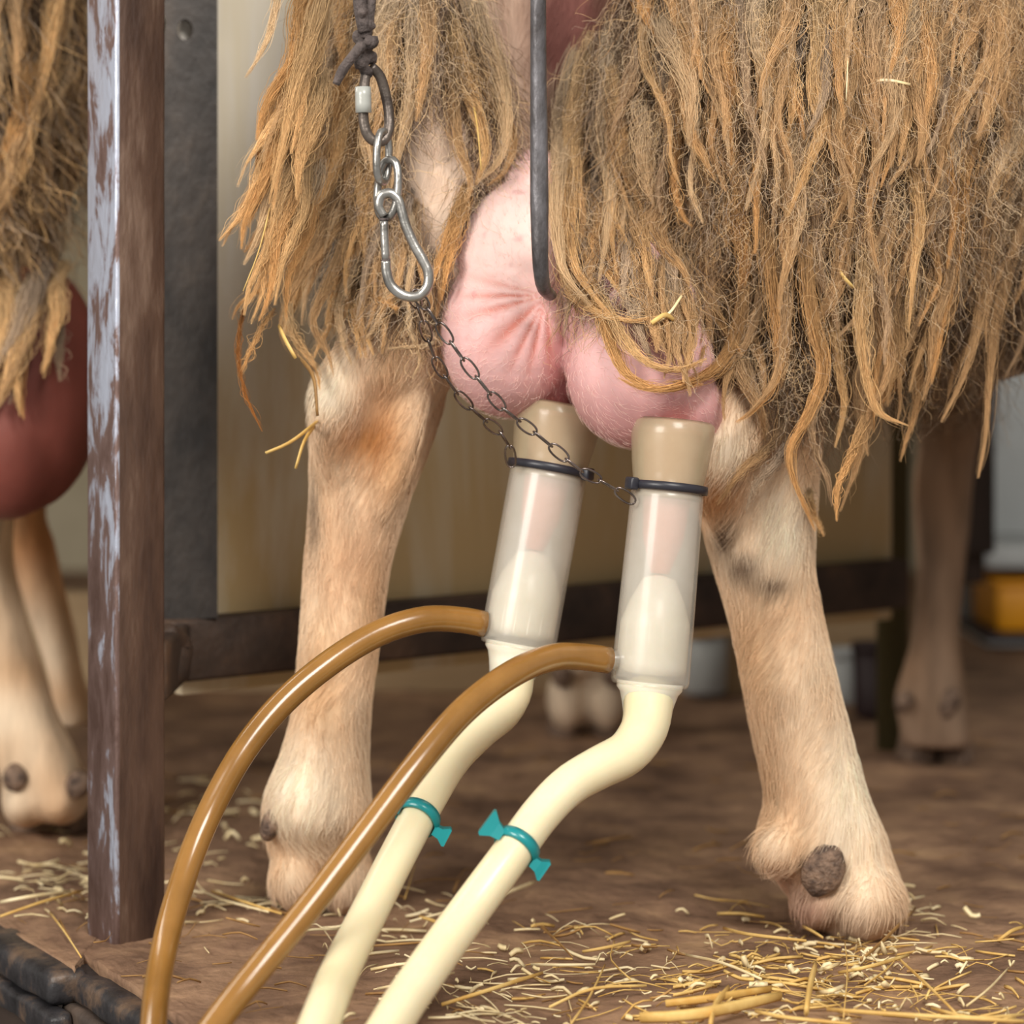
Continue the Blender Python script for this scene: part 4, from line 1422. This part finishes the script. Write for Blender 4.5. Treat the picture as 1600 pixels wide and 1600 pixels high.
fleece_patch('fleece', 2200, reg_ud, lambda x, y: 0.15, 0.02, 0.045, [TAN, DARK, GREY, TAN], sheep, BVH, 0.00010, 0.012)
for i in range(30):
    y0 = random.uniform(150, 330)
    x0 = random.uniform(float(xleft(y0)) + 6, 1120)
    sl = float(np.interp(x0, [870, 960, 1110], [0.22, 0.1, 0.0])) + random.gauss(0, 0.08)
    ln = min(random.uniform(150, 240), tipmax(x0) - 70 - random.uniform(0, 60) - y0)
    if ln < 60: continue
    wpx = random.choice([14, 20, 26, 34])
    add_lock(wavy(x0, y0, ln, sl, random.uniform(4, 10), random.uniform(120, 220), random.gauss(15, 25)), wpx, random.uniform(0.006, 0.016), random.choice([TAN, BEIGE, GREY, GOLD, TAN]), int(26 + wpx * 1.7), sheep)
HL = [  # prominent locks measured in the photograph: points, width, colour
    ([(905, 60), (885, 160), (872, 260), (868, 340), (880, 420), (925, 480)], 40, BEIGE), ([(930, 40), (905, 150), (893, 260), (890, 350), (905, 430), (960, 500)], 40, GOLD),
    ([(960, 20), (950, 110), (945, 200), (955, 290), (948, 370), (935, 440)], 34, BEIGE), ([(1000, -60), (1010, 20), (1032, 62), (1022, 72)], 26, OCHRE), ([(985, 90), (1000, 170), (1018, 250), (1030, 340), (1050, 420)], 34, TAN),
    ([(1065, 120), (1058, 220), (1055, 290), (1068, 340), (1082, 354)], 15, OCHRE), ([(1080, 100), (1085, 200), (1080, 290), (1098, 350)], 16, BEIGE),
    ([(870, 330), (880, 420), (915, 475), (975, 500), (1030, 495)], 18, GOLD), ([(900, 420), (940, 490), (955, 540), (985, 590), (1040, 610), (1100, 600)], 22, OCHRE), ([(930, 440), (970, 520), (1010, 565), (1060, 578), (1105, 560)], 20, GOLD),
    ([(1155, 380), (1160, 460), (1150, 520), (1120, 570), (1070, 600), (1010, 608), (965, 590)], 24, OCHRE), ([(1180, 360), (1195, 430), (1180, 500), (1150, 560), (1100, 590), (1040, 598)], 20, TAN),
    ([(1100, 380), (1105, 440), (1125, 500), (1160, 555)], 22, GOLD), ([(1195, 290), (1200, 400), (1212, 500), (1215, 580), (1190, 630), (1150, 660)], 24, OCHRE), ([(1225, 330), (1222, 430), (1225, 520), (1205, 600), (1165, 650)], 20, TAN),
    ([(1262, 300), (1260, 400), (1270, 500), (1285, 580), (1262, 650), (1235, 700), (1240, 750), (1275, 830)], 24, OCHRE), ([(1300, 380), (1300, 480), (1310, 560), (1318, 640), (1305, 700)], 22, GOLD),
    ([(1235, 640), (1210, 690), (1160, 735), (1120, 790)], 18, TAN), ([(1255, 660), (1215, 720), (1180, 760), (1165, 800)], 16, GREY), ([(1345, 320), (1350, 430), (1345, 520), (1355, 600), (1375, 645), (1420, 665)], 26, GOLD),
    ([(1390, 470), (1372, 560), (1360, 650), (1340, 720), (1312, 800)], 24, TAN), ([(1355, 640), (1335, 700), (1310, 760), (1308, 815)], 16, OCHRE), ([(1265, 760), (1270, 800), (1288, 838)], 10, GOLD),
    ([(1440, 60), (1425, 160), (1430, 260), (1440, 340), (1428, 430), (1420, 520)], 30, GOLD), ([(1500, 40), (1478, 130), (1470, 190), (1478, 260), (1490, 330), (1480, 420)], 34, OCHRE), ([(1560, 40), (1530, 180), (1500, 300), (1490, 420), (1470, 520), (1455, 600)], 34, OCHRE),
    ([(1600, 160), (1570, 260), (1545, 380), (1530, 500), (1500, 600), (1470, 660)], 34, TAN), ([(1640, 120), (1600, 280), (1580, 400), (1555, 500), (1545, 600), (1540, 680), (1528, 748)], 26, TAN), ([(1260, -60), (1280, 40), (1270, 130), (1283, 200), (1262, 260), (1230, 340)], 30, GOLD),
    ([(1350, -60), (1365, 60), (1350, 140), (1372, 230), (1358, 330), (1372, 430)], 26, TAN), ([(1420, -80), (1412, 20), (1405, 70), (1420, 100)], 34, GOLD), ([(1190, -80), (1180, 40), (1200, 130), (1190, 240), (1165, 330)], 30, BEIGE), ([(1105, -60), (1102, 40), (1120, 140), (1110, 230), (1135, 300)], 26, TAN),
]
for pts, wpx, col in HL:
    off = random.uniform(0.014, 0.024)
    add_lock(pts, wpx, off, col, int(34 + wpx * 1.9), sheep, tip_off=off + 0.006)

def frizz(name, n, region, parent, flow, lo=0.012, hi=0.04):
    st, K = [], 12
    while len(st) < n:
        px, py = region()
        h = BVH.ray_cast(CAMP, (P(px, py, 0) - CAMP).normalized())
        if h[0] is None: continue
        p = h[0] + Vector((0, -random.uniform(0.006, 0.030), 0))
        a_ = random.gauss(0, 0.8) + flow
        ln = random.uniform(lo, hi)
        d = Vector((math.sin(a_), random.gauss(0, 0.25), -math.cos(a_))).normalized()
        s_ = d.cross(Vector((0, 1, 0)))
        c1, c2, f1, f2 = random.gauss(0, 0.22), random.random() * 6.28, random.uniform(1, 4), random.uniform(0.02, 0.09)
        st.append([tuple(p + d * ln * t + s_ * ln * (c1 * t * t + f2 * math.sin(6.28 * f1 * t + c2))) for t in np.linspace(0, 1, K)])
    st = np.array(st)
    rad = np.full(st.shape[:2], 0.00006)
    cc = np.array([np.array(random.choice([BEIGE, BEIGE, GREY, GOLD])) * random.uniform(0.9, 1.25) for _ in range(n)])
    o = hair(name, st, rad, cc, M_FRIZZ, parent)
    o['kind'] = 'stuff'


frizz('loose_fibre', 3000, reg_fl_right, sheep, 0.0)

# left haunch
def reg_fl_left():
    while True:
        y_ = random.uniform(-80, 500)
        x_ = random.uniform(430, 830)
        xr = np.interp(y_, [-80, 0, 120, 230, 300, 400, 500], [720, 745, 800, 815, 770, 700, 690])
        thigh = abs(x_ - 682) < 42 and 150 < y_ < 385
        if x_ < xr and not thigh: return x_, y_


fleece_patch('fleece', 3800, reg_fl_left, lambda x, y: float(np.interp(x, [450, 600, 700, 800], [-0.4, -0.3, 0.0, 0.15])), 0.018, 0.045, [TAN, DARK, DARK, DARK, GREY], sheep, BODYB, 0.00010, 0.004)
for i in range(74):
    u_ = random.random()
    y0 = random.uniform(-130, 260)
    x0 = 478 + 150 * u_ - 0.05 * y0
    sl = -0.34 + 0.24 * u_ + random.gauss(0, 0.05)
    ln = random.uniform(190, 340)
    top = 560 - 60 * abs(u_ - 0.4) - random.uniform(0, 90)
    if y0 + ln > top: ln = top - y0
    if ln < 80: continue
    wpx = random.choice([18, 24, 30, 36])
    off = random.uniform(0.004, 0.022)
    add_lock(wavy(x0, y0, ln, sl, random.uniform(3, 9), random.uniform(140, 280), random.gauss(-8, 22)), wpx, off, random.choice([GOLD, GOLD, TAN, BEIGE, OCHRE]), int(26 + wpx * 1.7), sheep, tip_off=off + 0.006)
frizz('loose_fibre', 900, reg_fl_left, sheep, -0.3)
for i in range(20):
    x0 = random.uniform(545, 650)
    y0 = random.uniform(260, 390)
    ln = random.uniform(150, 215)
    off = random.uniform(0.010, 0.022)
    wpx = random.choice([14, 18, 24, 30])
    add_lock(wavy(x0, y0, min(ln, 560 - y0), random.gauss(-0.18, 0.1), random.uniform(3, 8), random.uniform(120, 220), random.gauss(0, 30)), wpx, off, random.choice([TAN, BEIGE, GOLD, GREY]), int(26 + wpx * 1.7), sheep, tip_off=off + 0.006)
HLL = [
    ([(520, -60), (485, 60), (462, 150), (440, 240), (420, 320)], 34, GOLD), ([(505, 60), (460, 200), (425, 260), (412, 300)], 26, GOLD), ([(500, 120), (462, 260), (428, 360), (405, 440), (385, 480)], 24, GOLD),
    ([(540, 160), (492, 300), (455, 390), (425, 440), (378, 470), (362, 500)], 22, OCHRE), ([(560, 220), (520, 330), (480, 420), (450, 470), (440, 520), (470, 560)], 22, TAN), ([(450, 470), (455, 520), (490, 570), (500, 610)], 16, GOLD),
    ([(580, 260), (545, 360), (510, 450), (490, 500), (515, 560), (520, 590)], 24, TAN), ([(600, 320), (560, 400), (530, 470), (535, 530), (550, 570)], 22, BEIGE), ([(620, 330), (590, 420), (565, 480), (570, 540)], 20, TAN),
    ([(560, 440), (600, 470), (620, 482), (600, 470)], 12, OCHRE), ([(385, 470), (375, 510), (372, 560), (385, 620), (410, 675)], 5, S(150, 98, 50)), ([(430, 480), (405, 520), (380, 575), (372, 590)], 6, OCHRE),
    ([(720, -60), (745, 40), (775, 120), (790, 190), (780, 250), (745, 285)], 44, BEIGE), ([(700, 0), (720, 90), (740, 160), (760, 230), (745, 290)], 40, GOLD), ([(730, 60), (770, 150), (800, 215), (790, 265), (760, 290)], 30, TAN), ([(700, 60), (705, 140), (715, 220), (735, 290), (715, 340)], 26, TAN),
    ([(640, -60), (650, 40), (645, 140), (625, 230), (610, 300)], 34, BEIGE), ([(610, -60), (605, 60), (598, 160), (570, 250)], 30, TAN), ([(665, -40), (668, 60), (660, 140), (650, 190)], 30, TAN), ([(735, 280), (715, 340), (690, 400), (675, 450)], 22, OCHRE), ([(722, 300), (705, 370), (692, 440), (680, 500)], 22, TAN), ([(735, 290), (712, 360), (698, 420), (690, 470)], 20, OCHRE),
    ([(650, 380), (640, 440), (660, 500), (690, 540)], 16, GREY), ([(640, 460), (640, 510), (655, 560), (645, 590)], 9, BEIGE), ([(690, 530), (660, 540), (605, 545)], 6, BEIGE),
]
for pts, wpx, col in HLL:
    off = random.uniform(0.010, 0.022)
    add_lock(pts, wpx, off, col, int(14 + wpx * 2.0), sheep, tip_off=off + 0.004)

# neighbour's wool, out of focus
def reg_fl2():
    return random.uniform(-60, 150), random.uniform(-60, 560)


fleece_patch('fleece', 2200, reg_fl2, lambda x, y: -0.2, 0.03, 0.06, [TAN, GOLD, DARK, GREY], sh2, BVH2, 0.00022)
for i in range(64):
    x0 = random.uniform(-30, 128)
    y0 = random.uniform(-140, 330 if x0 > 95 else 450)
    sl = -0.24 + random.gauss(0, 0.07)
    ln = random.uniform(200, 340)
    wpx = random.choice([22, 30, 38])
    off = random.uniform(0.004, 0.03)
    add_lock(wavy(x0, y0, ln, sl, random.uniform(3, 10), random.uniform(140, 280), random.gauss(0, 25)), wpx, off, random.choice([GOLD, TAN, BEIGE, OCHRE, DARK]), int(20 + wpx), sh2, BVH2, tip_off=off, thick=0.00024)


BVH2B = both(body2, u2)
for i in range(22):
    x0 = random.uniform(-20, 112)
    y0 = random.uniform(370, 470)
    top = 700 - 1.1 * max(0, x0)
    wpx = random.choice([18, 26, 34])
    off = random.uniform(0.008, 0.022)
    add_lock(wavy(x0, y0, max(90, min(230, top - y0)), -0.30 + random.gauss(0, 0.08), random.uniform(3, 9), random.uniform(140, 260), random.gauss(0, 15)), wpx, off, random.choice([GOLD, TAN, BEIGE, OCHRE, GREY]), int(20 + wpx), sh2, BVH2B, tip_off=off, thick=0.00020)


# short fur on the legs, fine hair on the udder
def fur(name, o, n, keep, ln, colfn, parent, mat, dirfn, thick, kind='stuff'):
    me = o.data
    me.calc_loop_triangles()
    nv, nt_ = len(me.vertices), len(me.loop_triangles)
    co = np.zeros(nv * 3); me.vertices.foreach_get('co', co); co = co.reshape(-1, 3)
    no = np.zeros(nv * 3); me.vertices.foreach_get('normal', no); no = no.reshape(-1, 3)
    tr = np.zeros(nt_ * 3, int); me.loop_triangles.foreach_get('vertices', tr); tr = tr.reshape(-1, 3)
    A3 = co[tr]
    ar = np.linalg.norm(np.cross(A3[:, 1] - A3[:, 0], A3[:, 2] - A3[:, 0]), axis=1)
    cen = A3.mean(1)
    fn_ = no[tr].mean(1)
    view = np.array(CAMP)[None] - cen
    view /= np.linalg.norm(view, axis=1, keepdims=True)
    ok = ((fn_ * view).sum(1) > -0.35) & keep(cen)
    ar = ar * ok
    idx = rng.choice(nt_, n, p=ar / ar.sum())
    b_ = rng.dirichlet((1, 1, 1), n)
    p = (A3[idx] * b_[..., None]).sum(1)
    nn = (no[tr][idx] * b_[..., None]).sum(1)
    nn /= np.linalg.norm(nn, axis=1, keepdims=True)
    d = dirfn(p, nn)
    L_ = (ln * (0.6 + 0.8 * rng.random(n)))[:, None]
    K = 5
    st = np.zeros((n, K, 3))
    for k in range(K):
        t = k / (K - 1)
        st[:, k] = p + nn * L_ * (0.42 * t - 0.26 * t * t) + d * L_ * (0.15 * t + 0.85 * t * t)
    rad = np.tile(thick * np.array([1, 1, 0.85, 0.6, 0.2]), (n, 1))
    cc = colfn(p) * (0.82 + 0.4 * rng.random((n, 1)))
    h = hair(name, st, rad, cc, mat, parent)
    h['kind'] = kind
    return h


def legdir(p, nn):
    d = np.tile(np.array([0, 0, -1.0]), (len(p), 1))
    q = p * 22
    sw = np.array([noise.noise(Vector(v)) for v in q])
    d[:, 0] += 0.9 * sw - 0.25
    d += rng.normal(0, 0.16, d.shape)
    d -= nn * (d * nn).sum(1, keepdims=True)
    return d / np.linalg.norm(d, axis=1, keepdims=True)


fur('leg_fur', body, 34000, lambda c_: (c_[:, 2] < 0.36) & (c_[:, 1] < 0.2) & (c_[:, 2] > 0.012), 0.0105, body_col, sheep, M_FUR, legdir, 0.00012)
fur('skin_hair', body, 5000, lambda c_: (c_[:, 2] > 0.36) & (c_[:, 0] > -0.05) & (c_[:, 0] < 0.06) & (c_[:, 1] < 0.12), 0.012, lambda p: body_col(p) * 1.1, sheep, M_FUR, legdir, 0.00010)


def udir(p, nn):
    pin = np.array(P(853, 462, -0.075))
    d = pin[None] - p
    d[:, 2] -= 0.02
    d += rng.normal(0, 0.02, d.shape)
    d -= nn * (d * nn).sum(1, keepdims=True)
    return -d / np.maximum(np.linalg.norm(d, axis=1, keepdims=True), 1e-6)


fur('udder_hair', udder, 5500, lambda c_: c_[:, 1] < 0.02, 0.0055, lambda p: np.tile(np.array(S(244, 206, 196)), (len(p), 1)), sheep, M_FUR, udir, 0.00006)

# straw caught in the wool
CAUGHT = [
    ([(428, 300), (405, 390), (380, 455)], 1.2, 0, 'yellow straw caught along the outer edge of the left fleece'),
    ([(500, 655), (455, 690), (415, 708)], 2.0, 0, 'golden straw poking left from the left hock'),
    ([(492, 665), (475, 690), (462, 732)], 2.6, 0, 'broad yellow straw hanging down beside the left hock'),
    ([(436, 510), (448, 535), (462, 560)], 3.0, 0, 'yellow straw tuft in the tips of the left fleece'),
    ([(470, 560), (490, 590), (496, 650)], 3.0, 2, 'olive-brown straw stem hanging from the left fleece to the hock'),
    ([(738, 155), (746, 200), (752, 266)], 1.8, 0, 'orange straw lying on the inner left wool clump'),
    ([(1325, 60), (1324, 110), (1322, 158)], 1.2, 1, 'thin pale straw upright in the right fleece near the top'),
    ([(1345, 130), (1385, 125), (1422, 132)], 1.6, 1, 'pinkish pale straw lying across the right fleece near the top'),
    ([(1304, 408), (1316, 430), (1334, 450)], 2.6, 0, 'bright yellow straw flake in the middle of the right fleece'),
    ([(1058, 505), (1040, 492), (1018, 505)], 2.6, 0, 'straw flake caught in the curls over the right udder half'),
    ([(1015, 510), (1045, 490), (1065, 462)], 1.5, 1, 'pale straw caught slantwise above the right udder half'),
]
for pts, w_, tone, lab in CAUGHT:
    g = guide(pts, 0.028, BVH, n=8)
    o = obj('straw', tube([tuple(v) for v in g], [w_ * 0.0005, w_ * 0.00062, w_ * 0.0005], 6, 12, flat=0.5), (M_STRAW, M_STRAWPALE, M_STRAWDARK)[tone])
    tag(o, lab, 'straw', 'straws caught in the wool')
